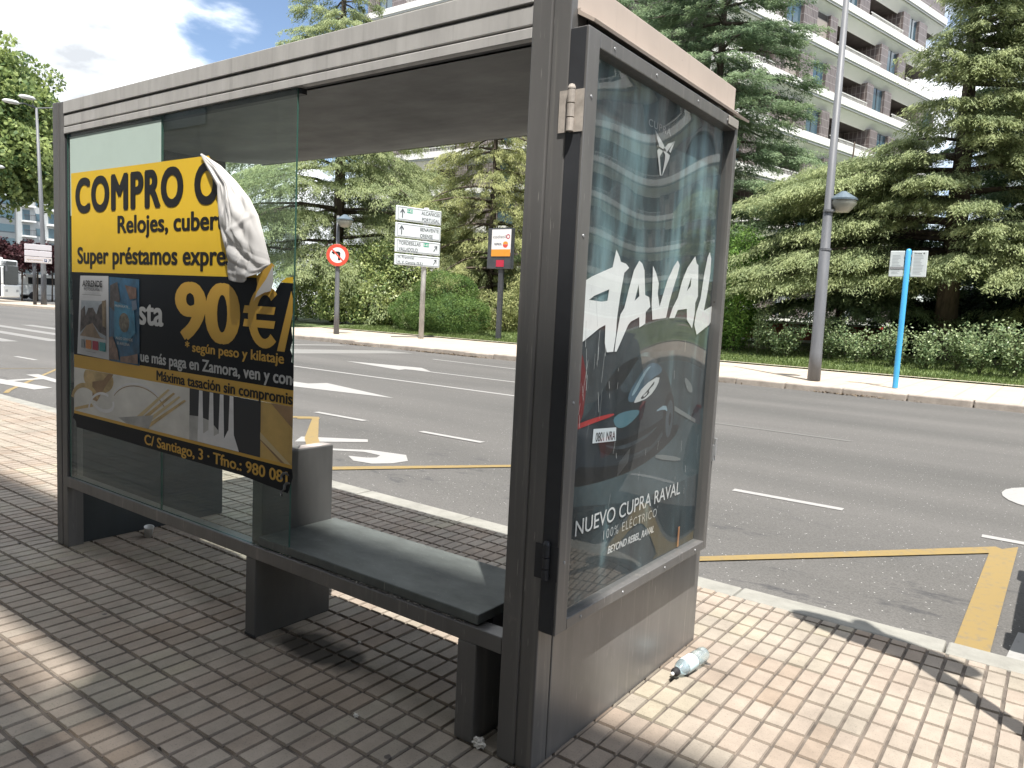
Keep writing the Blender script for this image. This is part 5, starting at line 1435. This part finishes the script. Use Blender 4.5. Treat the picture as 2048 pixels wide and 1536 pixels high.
bush('clipped_bush', 'dark round clipped bush in the shade behind the big cedar trunk', (-1.2, 29.4, gz_(29.4)), [(-1.5, 0, .95, 1.35, 1.1, 1.05), (.6, 0, 1.2, 1.5, 1.2, 1.25), (-.4, 0, 1.0, 1.5, 1.2, 1.1)], leaf_mat('yew_leaves', (.012, .028, .016), (.035, .062, .032), .15), 34, 30000, leaf=(.10, .18), lw=.07, lump=.08, shell=.4)
bush('hedge_bush', 'loose yellow green bush at the foot of the drooping cedar', (-19.6, 26.6, gz_(26.6)), [(-.8, 0, .9, 1.3, 1.1, 1.0), (.9, .2, 1.2, 1.5, 1.2, 1.3), (2.4, .2, .9, 1.2, 1.0, 1.0)], CED3, 35, 11000, leaf=(.1, .2), lw=.05)
bush('hedge_bush', 'low dark bush in the gap between drooping cedar and fir', (-15.3, 28.3, gz_(28.3)), [(-1.0, 0, .9, 1.5, 1.1, 1.1), (1.0, .2, 1.0, 1.6, 1.2, 1.2)], BUSH2, 36, 9000, leaf=(.1, .18), lw=.06)

# rose bushes: arching stems, sparse pale leaves
RED = pm('red_rose', (.42, .02, .03), rough=.5)
def rose(label, x, y, w, h, seed, blooms=0):
    r = np.random.default_rng(seed)
    e = empty('rose_bush', (x, y, lawn_z(y)), 0, label, 'rose bush', 'rose bushes along the lawn')
    st = MB(); C, T = [], []
    ends = []
    for k in range(15):
        a = r.uniform(0, 2 * PI); q = r.uniform(.25, 1.0) * w; hh = h * r.uniform(.45, 1.05)
        p = [(0, 0, 0), (.35 * q * math.cos(a), .35 * q * math.sin(a), hh * .55), (.8 * q * math.cos(a), .8 * q * math.sin(a), hh * .9), (q * math.cos(a), q * math.sin(a), hh)]
        st.tube(p, [.014, .011, .008, .003], 4)
        ends.append(p[-1])
        m = 74
        f = r.uniform(.25, 1.0, m)
        pts = np.array([[np.interp(v, [0, .4, .8, 1], [c[i] for c in p]) for i in range(3)] for v in f])
        C.append(pts + r.normal(0, .10, (m, 3))); T.append(np.clip(r.normal(.5, .28, m), 0, 1))
    st.build('stems', pm('rose_stem', (.09, .10, .05), rough=.7), e)
    C = np.concatenate(C); m = len(C); C[:, 2] = np.maximum(C[:, 2], .03)
    leaf_mesh('foliage', C, r.normal(0, 1, (m, 3)), r.normal(0, .6, (m, 3)) + [0, -.2, 1], r.uniform(.06, .11, m), r.uniform(.045, .08, m), np.concatenate(T), ROSEL, e)
    for k in range(blooms):
        p = ends[k]
        MB().lathe([(0, -.03), (.04, -.02), (.05, .015), (.035, .045), (0, .05)], p, seg=8).build('bloom', RED, e, smooth=True)
rose('tall leafy rose bush beside the bright green shrub', -7.6, 24.9, .75, 1.75, 41)
rose('low spreading rose bush left of the tall street lamp', -6.5, 24.7, .8, 1.05, 42)
rose('rose bush directly behind the tall street lamp', -5.2, 25.0, .75, 1.55, 43)
rose('wide low rose bush right of the tall street lamp', -4.2, 24.5, .85, 1.05, 44)
rose('rose bush with red blooms just left of the blue pole', -3.1, 24.4, .7, 1.3, 45, 2)
rose('rose bush just right of the blue pole', -2.2, 24.5, .75, 1.25, 46)
rose('slender rose bush in front of the big cedar trunk', -1.4, 24.7, .6, 1.35, 47)
rose('tall open rose bush near the right edge', -.75, 24.0, .75, 1.55, 48)
rose('rose bush at the right edge before the red wall', .15, 23.9, .8, 1.5, 49)

# broad-leaved street trees, far left
def street_tree(name, label, base, trunk_h, ell, mat, seed, nleaf, leaf, lw, group, tr=.28):
    r = np.random.default_rng(seed)
    e = bush(name, label, base, ell, mat, seed, nleaf, leaf=leaf, lw=lw, lump=.30, group=group, cat='tree', stem=False, shell=.6)
    t = MB().tube([(0, 0, -.2), (.05, 0, trunk_h * .5), (0, .05, trunk_h), (0, 0, trunk_h + 2)], [tr, tr * .8, tr * .6, tr * .3], 9)
    for q in ell:
        t.tube([(0, 0, trunk_h * .9), (q[0] * .5, q[1] * .5, (trunk_h + q[2]) * .5), (q[0], q[1], q[2])], [tr * .45, tr * .3, .03], 6)
    t.build('trunk', BARK, e, smooth=True)
    return e
street_tree('plane_tree', 'large plane tree towering over the left end of the street', (-76, 23.6, 0), 6, [(0, 0, 13.5, 6.0, 5.2, 5.2), (1, 3.4, 13, 4, 3.6, 4.0), (0, 1.5, 18, 4.2, 4.2, 4.0), (2, 4.6, 10.8, 3, 2.0, 2.6), (0, -2.5, 10.5, 4, 3.5, 3), (1, 3.5, 16.8, 3.2, 2.8, 3)], PLANE, 61, 60000, (.3, .6), .32, 'street trees')
street_tree('plane_tree', 'plane tree further back on the left', (-96, 24, 0), 6, [(0, 0, 13, 6, 6, 5), (1, 4, 12.5, 4, 4.0, 4)], PLANE, 62, 16000, (.4, .8), .42, 'street trees')
for k, (x, y) in enumerate(((-72, 24.2), (-70.5, 25.6), (-71, 27.0), (-72, 28.6))):
    street_tree('plum_tree', ['dark red plum tree behind the white bus', 'dark red plum tree just right of the white bus', 'dark red plum tree behind the blank direction signs', 'dark red plum tree against the shelter post'][k], (x, y, 0), 1.9, [(0, 0, 3.6, 1.1, 1.0, 1.1), (.2, .4, 4.2, .8, .7, .7)], PLUM, 70 + k, 4200, (.16, .3), .16, 'dark red plum trees', tr=.08)
bush('shrub_tree', 'sunlit yellow green tree peeping in at the left edge', (-72.5, 24.0, 0), [(0, 0, 4.0, 1.0, .9, 1.0)], BUSH3, 80, 3500, leaf=(.15, .3), lw=.15, cat='shrub')

# ================================================================== STREET FURNITURE
def lantern(parent, org, side):
    ox, oy, oz = org
    MB().tube([(ox, oy, oz + .10), (ox + side * .42, oy, oz + .10)], .028, 8).build('lantern_arm', POLE, parent)
    c = (ox + side * .42, oy, oz)
    MB().lathe([(.0, .34), (.06, .33), (.30, .17), (.33, .15), (.33, .11)], c, seg=4 * 5).build('lantern_roof', pm('lantern_cap', (.13, .17, .20), rough=.35, metal=.3), parent, smooth=False)
    MB().lathe([(.30, .11), (.31, .02), (.16, -.16), (0, -.18)], c, seg=20).build('lantern_glass', pm('lantern_glass', (.27, .28, .24), rough=.3), parent, smooth=True)
# tall lamp column
lamp = empty('street_lamp', (-3.72, 17.6, .03), 0, 'very tall tapered grey street lamp column on the far pavement, with a small lantern', 'street lamp', 'street lamps')
MB().tube([(0, 0, 0), (0, 0, .7), (.0, 0, .72), (-.01, 0, 3.2), (-.01, 0, 3.22), (-.02, 0, 4.1), (-.02, 0, 4.12), (-.04, 0, 10.2)], [.155, .145, .14, .13, .115, .11, .10, .062], 18).build('column', POLE, lamp, smooth=True)
for z in (3.2, 4.12):
    MB().lathe([(.10, -.03), (.137, -.025), (.137, .025), (.10, .03)], (0, 0, z), seg=18).build('collar', POLE, lamp)
MB().tube([(-.04, 0, 10.15), (-.5, -.3, 10.6), (-1.7, -1.1, 10.8)], [.05, .045, .04], 8).build('lamp_arm', POLE, lamp)
MB().lathe([(0, -.06), (.14, -.03), (.17, .03), (.06, .10), (0, .11)], (-1.95, -1.27, 10.8), seg=14).build('lamp_head', STEEL, lamp)
lantern(lamp, (.0, .18, 4.27), .62)

# blue bus stop pole with two timetable plates
bp = empty('bus_stop_sign', (-1.89, 17.6, .03), 0, 'bright blue bus stop pole with two white timetable plates on the far pavement', 'bus stop sign')
MB().lathe([(.062, 0), (.060, 3.16), (.04, 3.20), (0, 3.21)], (0, 0, 0), seg=16).build('pole', pm('sky_blue_paint', (.055, .33, .62), rough=.4, var=.08, vscale=(6, 6, 1)), bp, smooth=True)
for a0, a1, lab in ((-.375, -.075, None), (.075, .40, 'L')):
    MB().box(a0, a1, -.012, .012, 2.57, 3.16).build('timetable_plate', pm('plate_pale', (.55, .60, .60), rough=.5, var=.05), bp, bevel=.02)
    m_ = MB()
    zz = 3.05
    rr_ = random.Random(12)
    while zz > 2.63:
        m_.box(a0 + .05, a0 + .05 + (a1 - a0 - .1) * rr_.uniform(.6, 1), -.0135, -.0125, zz, zz + .010); zz -= .032
    m_.build('timetable_rows', pm('faded_ink', (.30, .33, .34), rough=.6), bp)
    MB().box(a0 + .02 if a0 < 0 else .055, a1 + .02 if a0 < 0 else .08, -.02, .02, 2.75, 2.80).box(-.08 if a0 < 0 else .055, -.055 if a0 < 0 else .08, -.02, .02, 3.02, 3.07).build('bracket', STEEL, bp)
text('linea 4', .13, .34, 3.085, .035, lambda u, v: (u, -.0145, v), INK, bp, bold=.012)

# lamp post carrying the round no left turn sign
lp = empty('street_lamp', (-22.66, 18.7, .02), 0, 'slim grey lamp post with a lantern beside the round no left turn sign', 'street lamp', 'street lamps')
MB().tube([(0, 0, 0), (0, 0, 1.0), (-.02, 0, 2.6), (-.06, 0, 4.72)], [.115, .10, .09, .055], 12).build('column', POLE, lp, smooth=True)
lantern(lp, (-.05, 0, 4.42), .95)
ns = empty('traffic_sign', (-22.58, 18.60, 3.17), math.radians(42), 'round red ringed no left turn sign on the slim lamp post', 'traffic sign')
RSIGN = pm('sign_red', (.62, .075, .045), rough=.4); WSIGN = pm('sign_white', (.72, .71, .70), rough=.4)
MB().lathe([(0, .0), (.43, .0), (.44, .008), (.44, .022), (.43, .03), (0, .03)], (0, 0, 0), (0, -1, 0), 36).build('disc', RSIGN, ns)
MB().lathe([(0, .0335), (.305, .0335), (.305, .0302)], (0, 0, 0), (0, -1, 0), 36).build('face', WSIGN, ns)
MB().face([(x, -.0365, z) for x, z in [(.02, -.20), (.11, -.20), (.11, .10), (.06, .145), (-.12, .145), (-.12, .20), (-.24, .10), (-.12, .0), (-.12, .06), (.02, .06)]]).build('arrow', INK, ns)
MB().face([(x, -.039, z) for x, z in [(-.235, .195), (-.195, .235), (.235, -.195), (.195, -.235)]]).build('slash', RSIGN, ns)
MB().box(-.05, .05, .001, .12, -.1, .1).build('clamp', STEEL, ns)

# stack of four direction plates
ds = empty('direction_sign', (-19.67, 20.5, .02), 0, 'stack of four white road direction plates on a pale post', 'direction sign')
MB().tube([(0, 0, 0), (.02, 0, 2.9), (.04, 0, 5.15)], [.105, .10, .095], 14).build('post', pm('pale_post', (.42, .42, .41), rough=.6, var=.25, vscale=(9, 9, 2.5)), ds, smooth=True)
SGN = pm('sign_pale', (.62, .66, .68), rough=.35); SGE = pm('sign_line', (.07, .08, .09), rough=.5)
TG = pm('road_badge_green', (.03, .33, .22), rough=.5)
def dplate(zc, hh, lines, arrow, badge, sl):
    e = MB().box(-1.27, 1.27, -.03, .03, -hh / 2, hh / 2)
    pe = e.build('sign_plate', SGN, ds, bevel=.025)
    pe.location = (-.095 + .14, -.42, zc); pe.rotation_euler = (0, sl, math.radians(77)); pe.scale = (.827, 1, 1)
    fr = MB()
    for q in ((-1.17, 1.22, hh / 2 - .06, hh / 2 - .045), (-1.17, 1.22, -hh / 2 + .045, -hh / 2 + .06)):
        fr.box(q[0], q[1], -.033, -.0305, q[2], q[3])
    for q in (-1.17, 1.205): fr.box(q, q + .015, -.033, -.0305, -hh / 2 + .06, hh / 2 - .06)
    fr.build('border_line', SGE, pe)
    fn = lambda u, v: (u, -.0345, v)
    for body, u0, u1, v, cap in lines:
        text(body, u0, u1, v, cap, fn, SGE, pe, bold=.012)
    ar = MB()
    cx, ang, s = arrow
    for poly in ([(-.025, -.17), (.025, -.17), (.025, .12), (-.025, .12)], [(0, .19), (-.13, .04), (-.09, .01), (0, .12)], [(0, .19), (0, .12), (.09, .01), (.13, .04)]):
        ar.face([(cx + s * (x * math.cos(ang) + z * math.sin(ang)), -.0340 - .0004 * (len(ar.f)), s * (-x * math.sin(ang) + z * math.cos(ang))) for x, z in poly])
    ar.build('arrow', SGE, pe)
    if badge is not None:
        MB().box(badge, badge + .30, -.0335, -.0306, .04, .19).build('road_badge', TG, pe)
        text('E-82', badge + .02, badge + .28, .075, .085, lambda u, v: (u, -.0352, v), WSIGN, pe, bold=.02)
    return pe
dplate(4.80, .56, [('ALCAÑICES', .12, 1.16, .045, .13), ('PORTUGAL', .16, 1.16, -.20, .13)], (-.93, 0, 1.0), -.68, math.radians(0))
dplate(4.17, .56, [('BENAVENTE', .08, 1.14, .045, .13), ('ORENSE', .08, .80, -.20, .13)], (-.95, 0, 1.0), None, 0)
dplate(3.58, .52, [('TORDESILLAS', -1.08, .12, .045, .13), ('VALLADOLID', -1.08, -.02, -.19, .13)], (.98, math.radians(40), .85), .30, 0)
dplate(3.05, .42, [('H. Provincial', -1.10, -.22, .05, .10), ('H. V. Concha (S.S.)', -1.10, .28, -.14, .10)], (.98, math.radians(40), .75), None, 0)

# petrol brand totem on a dark post
tt_ = empty('advertising_totem', (-17.68, 23.0, lawn_z(23)), 0, 'dark post with a white and orange fuel brand panel on the lawn', 'totem')
zb = lawn_z(23)
MB().box(-.11, .11, -.06, .06, -.2, 3.0 - zb).build('post', DARKPOLE, tt_, bevel=.01)
MB().box(-.68, .52, -.11, .12, 2.98 - zb, 4.62 - zb).build('panel_case', DARKPOLE, tt_, bevel=.01)
MB().box(-.47, .50, -.125, -.1105, 3.62 - zb, 4.56 - zb).build('panel_face', WSIGN, tt_)
MB().box(-.47, .50, -.128, -.1255, 3.48 - zb, 3.76 - zb).build('orange_band', pm('sign_orange', (.65, .27, .03), rough=.4), tt_)
MB().box(-.20, .19, -.123, -.1105, 3.06 - zb, 3.33 - zb).build('price_display', pm('display_red', (.42, .02, .05), rough=.4), tt_)
fn = lambda u, v: (u, -.130, v)
text('codisoil', -.40, .26, 4.21 - zb, .12, fn, pm('sign_grey', (.16, .16, .17), rough=.5), tt_, bold=0.0)
text('REPSOL', -.32, .06, 3.93 - zb, .085, fn, pm('sign_navy', (.05, .06, .09), rough=.5), tt_, bold=.02)
MB().lathe([(.06, 0), (.095, 0)], (.36, -.130, 4.27 - zb), (0, -1, 0), 18).build('ring_mark', pm('sign_crimson', (.42, .03, .06), rough=.4), tt_)
mk_ = MB()
mk_.face([(.24 + .13 * math.cos(t), -.130, 3.97 - zb + .11 * math.sin(t)) for t in [i * PI / 8 for i in range(9)]], 0)
mk_.face([(.24 + .13 * math.cos(t), -.1302, 3.955 - zb + .13 * math.sin(t)) for t in [PI + i * PI / 8 for i in range(9)]], 1)
mk_.build('emblem', [pm('sign_orange', (.65, .27, .03)), RSIGN], tt_)

# white totem behind the laurel
wtm = empty('advertising_totem', (-36.7, 27.2, lawn_z(27.2)), 0, 'plain white upright panel showing behind the laurel bush through the glass', 'totem')
MB().box(-.44, .44, -.12, .12, .3, 5.3).build('panel', pm('totem_white', (.70, .76, .73), rough=.4), wtm, bevel=.01)
MB().box(-.5, .5, -.18, .18, -.3, .3).build('foot', STEEL, wtm, bevel=.01)

# ---- far left group
dl = empty('street_lamp', (-55.4, 21.16, 0), 0, 'tall twin headed street lamp on the traffic island at the left', 'street lamp', 'street lamps')
MB().tube([(0, 0, 0), (0, 0, 1.2), (0, -.03, 5), (0, -.30, 13.0)], [.20, .17, .14, .075], 12).build('column', POLE, dl, smooth=True)
for k, (yy, zz) in enumerate(((-1.7, 13.05), (-.75, 13.55))):
    MB().tube([(0, -.30, 13.0), (0, (yy - .3) / 2, 13.15), (0, yy + .3, zz)], .04, 6).build('lamp_arm', POLE, dl)
    hd = MB().lathe([(0, -.12), (.30, -.08), (.42, .0), (.30, .12), (0, .17)], (0, 0, 0), seg=16).build('lamp_head', pm('lamp_head_white', (.62, .63, .62), rough=.4), dl, smooth=True)
    hd.scale = (.6, 1.3, 1); hd.location = (0, yy - .1, zz)
MB().tube([(0, -.30, 13.0), (0, .9, 13.3)], .04, 6).build('lamp_arm', POLE, dl)
l2 = empty('street_lamp', (-62.5, 17.0, 0), 0, 'street lamp whose single white head hangs in at the left edge', 'street lamp', 'street lamps')
MB().tube([(0, 0, 0), (0, .2, 9.4)], [.14, .08], 10).build('column', POLE, l2, smooth=True)
MB().tube([(0, .2, 9.35), (0, 1.6, 10.0), (0, 3.4, 9.75)], .04, 6).build('lamp_arm', POLE, l2)
hd = MB().lathe([(0, -.12), (.30, -.08), (.42, .0), (.30, .12), (0, .17)], (0, 0, 0), seg=16).build('lamp_head', pm('lamp_head_white', (.62, .63, .62)), l2, smooth=True); hd.scale = (.6, 1.5, 1); hd.location = (0, 3.95, 9.72)
d2 = empty('direction_sign', (-54.8, 20.36, 0), 0, 'three stacked direction plates on a dark post at the far left', 'direction sign')
MB().tube([(0, 0, 0), (0, -.02, 4.1)], .11, 10).build('post', DARKPOLE, d2, smooth=True)
PK = pm('sign_pinkish', (.60, .57, .60), rough=.5)
for k, (zc, hh) in enumerate(((3.84, .36), (3.42, .38), (3.0, .40))):
    p = MB().box(-.03, .03, -.82, .84, -hh / 2, hh / 2).build('sign_plate', PK, d2, bevel=.02)
    p.location = (.14, .18, zc)
    if k == 2:
        fn = lambda u, v: (.032, u, v)
        MB().face([(.0312, y, z) for y, z in [(-.76, -.16), (.80, -.16), (.80, .16), (-.76, .16)]]).build('border_line', pm('sign_amber_line', (.45, .33, .16), rough=.5), p)
        MB().face([(.0316, y, z) for y, z in [(-.745, -.145), (.785, -.145), (.785, .145), (-.745, .145)]]).build('face', PK, p)
        text('aparcamiento', -.70, .28, -.05, .13, lambda u, v: (.0322, u, v), pm('sign_amber', (.30, .20, .10), rough=.5), p, bold=.015)
        MB().face([(.0322, y, z) for y, z in [(.36, -.10), (.52, -.10), (.52, .10), (.36, .10)]]).build('parking_badge', pm('sign_blue', (.03, .06, .15), rough=.5), p)
        text('P', .40, .48, -.07, .14, lambda u, v: (.0332, u, v), WSIGN, p, bold=.02)
        ar = MB()
        for i, poly in enumerate(([(.60, -.10), (.63, -.12), (.73, .05), (.70, .07)], [(.76, .12), (.62, .08), (.62, .05), (.72, .06)], [(.76, .12), (.72, .06), (.74, -.05), (.77, -.04)])):
            ar.face([(.0322 + .0003 * i, y, z) for y, z in poly])
        ar.build('arrow', SGE, p)

# white city bus, only its front showing past the left edge
bus = empty('city_bus', (-60.6, 20.6, 0), math.radians(45), 'white city bus standing at the left edge, its front just in view', 'bus')
BW = pm('bus_white', (.70, .73, .73), rough=.3); BG = pm('bus_glass', (.018, .022, .026), rough=.25, spec=.25)
MB().box(-11.0, 0.0, 0, 2.5, .32, 1.25).box(-11.0, -.05, .03, 2.47, 1.25, 2.55).box(-11.0, -.12, 0, 2.5, 2.55, 3.05).box(-10.5, -1.0, .25, 2.25, 3.05, 3.25).build('body', BW, bus, bevel=.09)
MB().box(-.062, .012, .22, 2.28, 1.28, 2.62).build('windscreen', BG, bus, bevel=.03)
for k in range(6):
    MB().box(-10.6 + k * 1.62, -9.1 + k * 1.62, -.012, .031, 1.32, 2.5).build('side_window', BG, bus)
MB().box(-1.0, -.14, -.014, .032, .42, 2.5).build('door', BG, bus)
MB().box(.0, .012, .5, 2.0, 2.66, 2.95).build('destination_display', BG, bus)
for y in (.3, 1.9):
    MB().box(-.02, .015, y, y + .34, .72, .90).build('headlight', STEEL, bus)
for xw in (-2.6, -8.2):
    for yw in (0.02, 2.30):
        MB().lathe([(.0, .0), (.26, .0), (.28, .02), (.48, .02), (.50, .05), (.50, .21), (.48, .24), (0, .24)], (xw, yw - .04, .5), (0, 1, 0), 22).build('wheel', RUBBER, bus)
MB().tube([(-.05, -.02, 2.7), (.35, -.25, 2.75), (.38, -.28, 2.2)], [.03, .03, .09], 8).build('mirror', DARKPOLE, bus)

# pale flats closing the left end of the street
lf_ = empty('apartment_building', (-150, 55, 0), 0, 'pale grey apartment building with small balconies closing the left end of the street', 'building')
GREY1 = pm('pale_grey_render', (.40, .42, .42), rough=.8, var=.05, vscale=(.2, .2, .2)); DK2 = pm('slate_render', (.15, .17, .18), rough=.7)
def lbx(name, mat, *bs):
    b = MB()
    for q in bs: b.box(q[0], q[1], q[2] - 55, q[3] - 55, q[4], q[5])
    return b.build(name, mat, lf_)
lbx('wall', GREY1, (-14, 0, 55.6, 75, 0, 19.2))
lbx('wall', DK2, (-14, -.6, 38, 55.55, 0, 15.5))
lbx('roof', GREY1, (-13, -1, 56, 74, 19.2, 19.8))
for k in range(6):
    zt_ = 16.9 - k * 2.62
    lbx('window', WING, (-.02, .05, 56.35, 57.55, zt_ - 1.8, zt_ + .0))
    lbx('window', WING, (-.02, .05, 58.5, 59.4, zt_ - 1.8, zt_ - .5))
    bl = lbx('balcony', WHITEP, (.051, 1.1, 56.2, 58.2, zt_ - 2.15, zt_ - 1.9))
    rl = MB()
    for q in range(9): rl.box(1.02, 1.06, 1.22 + q * .24, 1.25 + q * .24, zt_ - 1.9, zt_ - .95)
    rl.box(1.0, 1.08, 1.2, 3.2, zt_ - .95, zt_ - .88)
    rl.build('railing', RAILD, lf_).parent = lf_
    lbx('balcony', WHITEP, (.051, 1.2, 60.3, 63.0, zt_ - 2.45, zt_ - 2.1))
    lbx('window', WING, (-.02, .05, 60.6, 62.5, zt_ - 2.0, zt_ - .3))
    lbx('window_band', WING, (-.62, -.55, 42, 55.3, 3.0 + k * 2.4, 4.3 + k * 2.4))
# white low wall and parked vans behind the island
ww = MB().box(-77, -76.4, 25, 60, 0, 1.5).build('garden_wall', WHITEP, None)
tag(ww, 'low white wall closing the square behind the plum trees', 'wall')
va = empty('parked_van', (-74, 29.0, 0), PI / 2, 'white van parked behind the dark red plum trees', 'van')
MB().box(-2.4, 2.4, -.95, .95, .35, 1.25).box(-2.4, 1.6, -.9, .9, 1.25, 2.25).build('body', BW, va, bevel=.12)
MB().box(-1.9, 1.3, -.905, -.88, 1.35, 1.95).build('side_window', BG, va)
for xw in (-1.5, 1.5):
    for yw in (-.97, .75):
        MB().lathe([(0, 0), (.33, 0), (.35, .04), (.35, .18), (.33, .22), (0, .22)], (xw, yw, .35), (0, 1, 0), 18).build('wheel', RUBBER, va)

# ------------------------------------------------------------------ round sign out of frame at the right, throwing the long shadow
rs_ = empty('traffic_sign', (1.585, 1.11, 0), 0, 'round sign on a pole at the pavement edge, its shadow lying on the tiles', 'traffic sign')
MB().lathe([(.045, 0), (.045, 3.5), (0, 3.51)], (0, 0, 0), seg=14).build('pole', STEEL, rs_, smooth=True)
an = math.atan2(-.99, -.12)
dn_ = Vector((math.cos(an), math.sin(an), 0))
MB().lathe([(0, .03), (.40, .03), (.415, .05), (.40, .085), (0, .085)], (0, 0, 3.1), dn_, 40).build('disc', STEEL, rs_)

# ------------------------------------------------------------------ dark car drawn up at the right edge
car = empty('parked_car', (1.355, 3.14, RZ), 0, 'black car standing in the bus bay, its rear corner at the right edge', 'car')
CP = pm('black_car_paint', (.012, .013, .016), rough=.12, spec=.7)
def ring(x, zb_, zt_, hw, tuck=.0):
    pts = []
    for k in range(24):
        t = 2 * PI * k / 24
        c, s_ = math.cos(t), math.sin(t)
        e_ = .45
        y = hw * math.copysign(abs(c) ** e_, c); z = (zb_ + zt_) / 2 + (zt_ - zb_) / 2 * math.copysign(abs(s_) ** e_, s_)
        pts.append((x, y * (1 - tuck * max(0, s_)), z))
    return pts
def loft(name, secs, mat):
    b = MB(); n0 = 0
    for q in secs: b.v += ring(*q)
    for i in range(len(secs) - 1):
        for k in range(24):
            k2 = (k + 1) % 24
            b.f.append((i * 24 + k, i * 24 + k2, (i + 1) * 24 + k2, (i + 1) * 24 + k)); b.m.append(0)
    b.f.append(tuple(reversed(range(24)))); b.m.append(0)
    b.f.append(tuple(range((len(secs) - 1) * 24, len(secs) * 24))); b.m.append(0)
    return b.build(name, mat, car, smooth=True, fixn=True)
loft('body', [(.0, .40, .66, .62), (.03, .30, .78, .74), (.12, .22, .92, .82), (.4, .2, .98, .86), (1.2, .2, .96, .87), (2.6, .2, .94, .87), (3.4, .2, .88, .85), (3.9, .22, .76, .80), (4.1, .3, .62, .66)], CP)
loft('cabin', [(.18, .90, 1.02, .72), (.55, .90, 1.40, .64, .06), (1.2, .9, 1.48, .64, .06), (2.0, .9, 1.46, .64, .06), (2.9, .88, .95, .70)], BG)
loft('roof', [(.62, 1.40, 1.43, .50), (1.2, 1.47, 1.505, .52), (1.95, 1.45, 1.485, .52)], CP)
for xw in (.72, 3.25):
    for yw, s_ in ((-.88, 1), (.66, 1)):
        w_ = MB().lathe([(.20, .0), (.29, -.01), (.31, .02), (.31, .20), (.29, .22), (.20, .22)], (xw, yw, .31), (0, 1, 0), 24).build('wheel', RUBBER, car, smooth=True)
        MB().lathe([(0, .03), (.12, .02), (.20, .012), (.20, .2), (0, .2)], (xw, yw, .31), (0, 1, 0), 24).build('rim', STEEL, w_)
for s_ in (-1, 1):
    MB().box(.02, .14, s_ * .66 - .13, s_ * .66 + .13, .70, .84).build('tail_light', pm('tail_red', (.30, .012, .015), rough=.2), car, bevel=.02)
MB().box(-.012, .02, -.26, .26, .46, .57).build('number_plate_holder', WHITE, car)
# dry leaves blown against the far kerb
r = np.random.default_rng(77)
nl = 900
fx = np.concatenate([r.normal(c, .5, nl // 6) for c in (-18.5, -15.2, -13.8, -9.5, -6.4, -2.5)]); m = len(fx)
fy = KY - .03 - np.abs(r.normal(0, .05, m)); fz = RZ + .01 + r.random(m) * .025
tag(leaf_mesh('leaf_litter', np.stack([fx, fy, fz], 1), r.normal(0, 1, (m, 3)) * [1, 1, .3], np.stack([r.normal(0, .5, m), r.normal(0, .5, m), np.ones(m)], 1), r.uniform(.04, .10, m), r.uniform(.02, .05, m), r.random(m),
              leaf_mat('dry_leaf', (.07, .05, .035), (.22, .17, .11), .1)), 'dry brown leaves blown against the far kerb', 'leaf litter', kind='stuff')
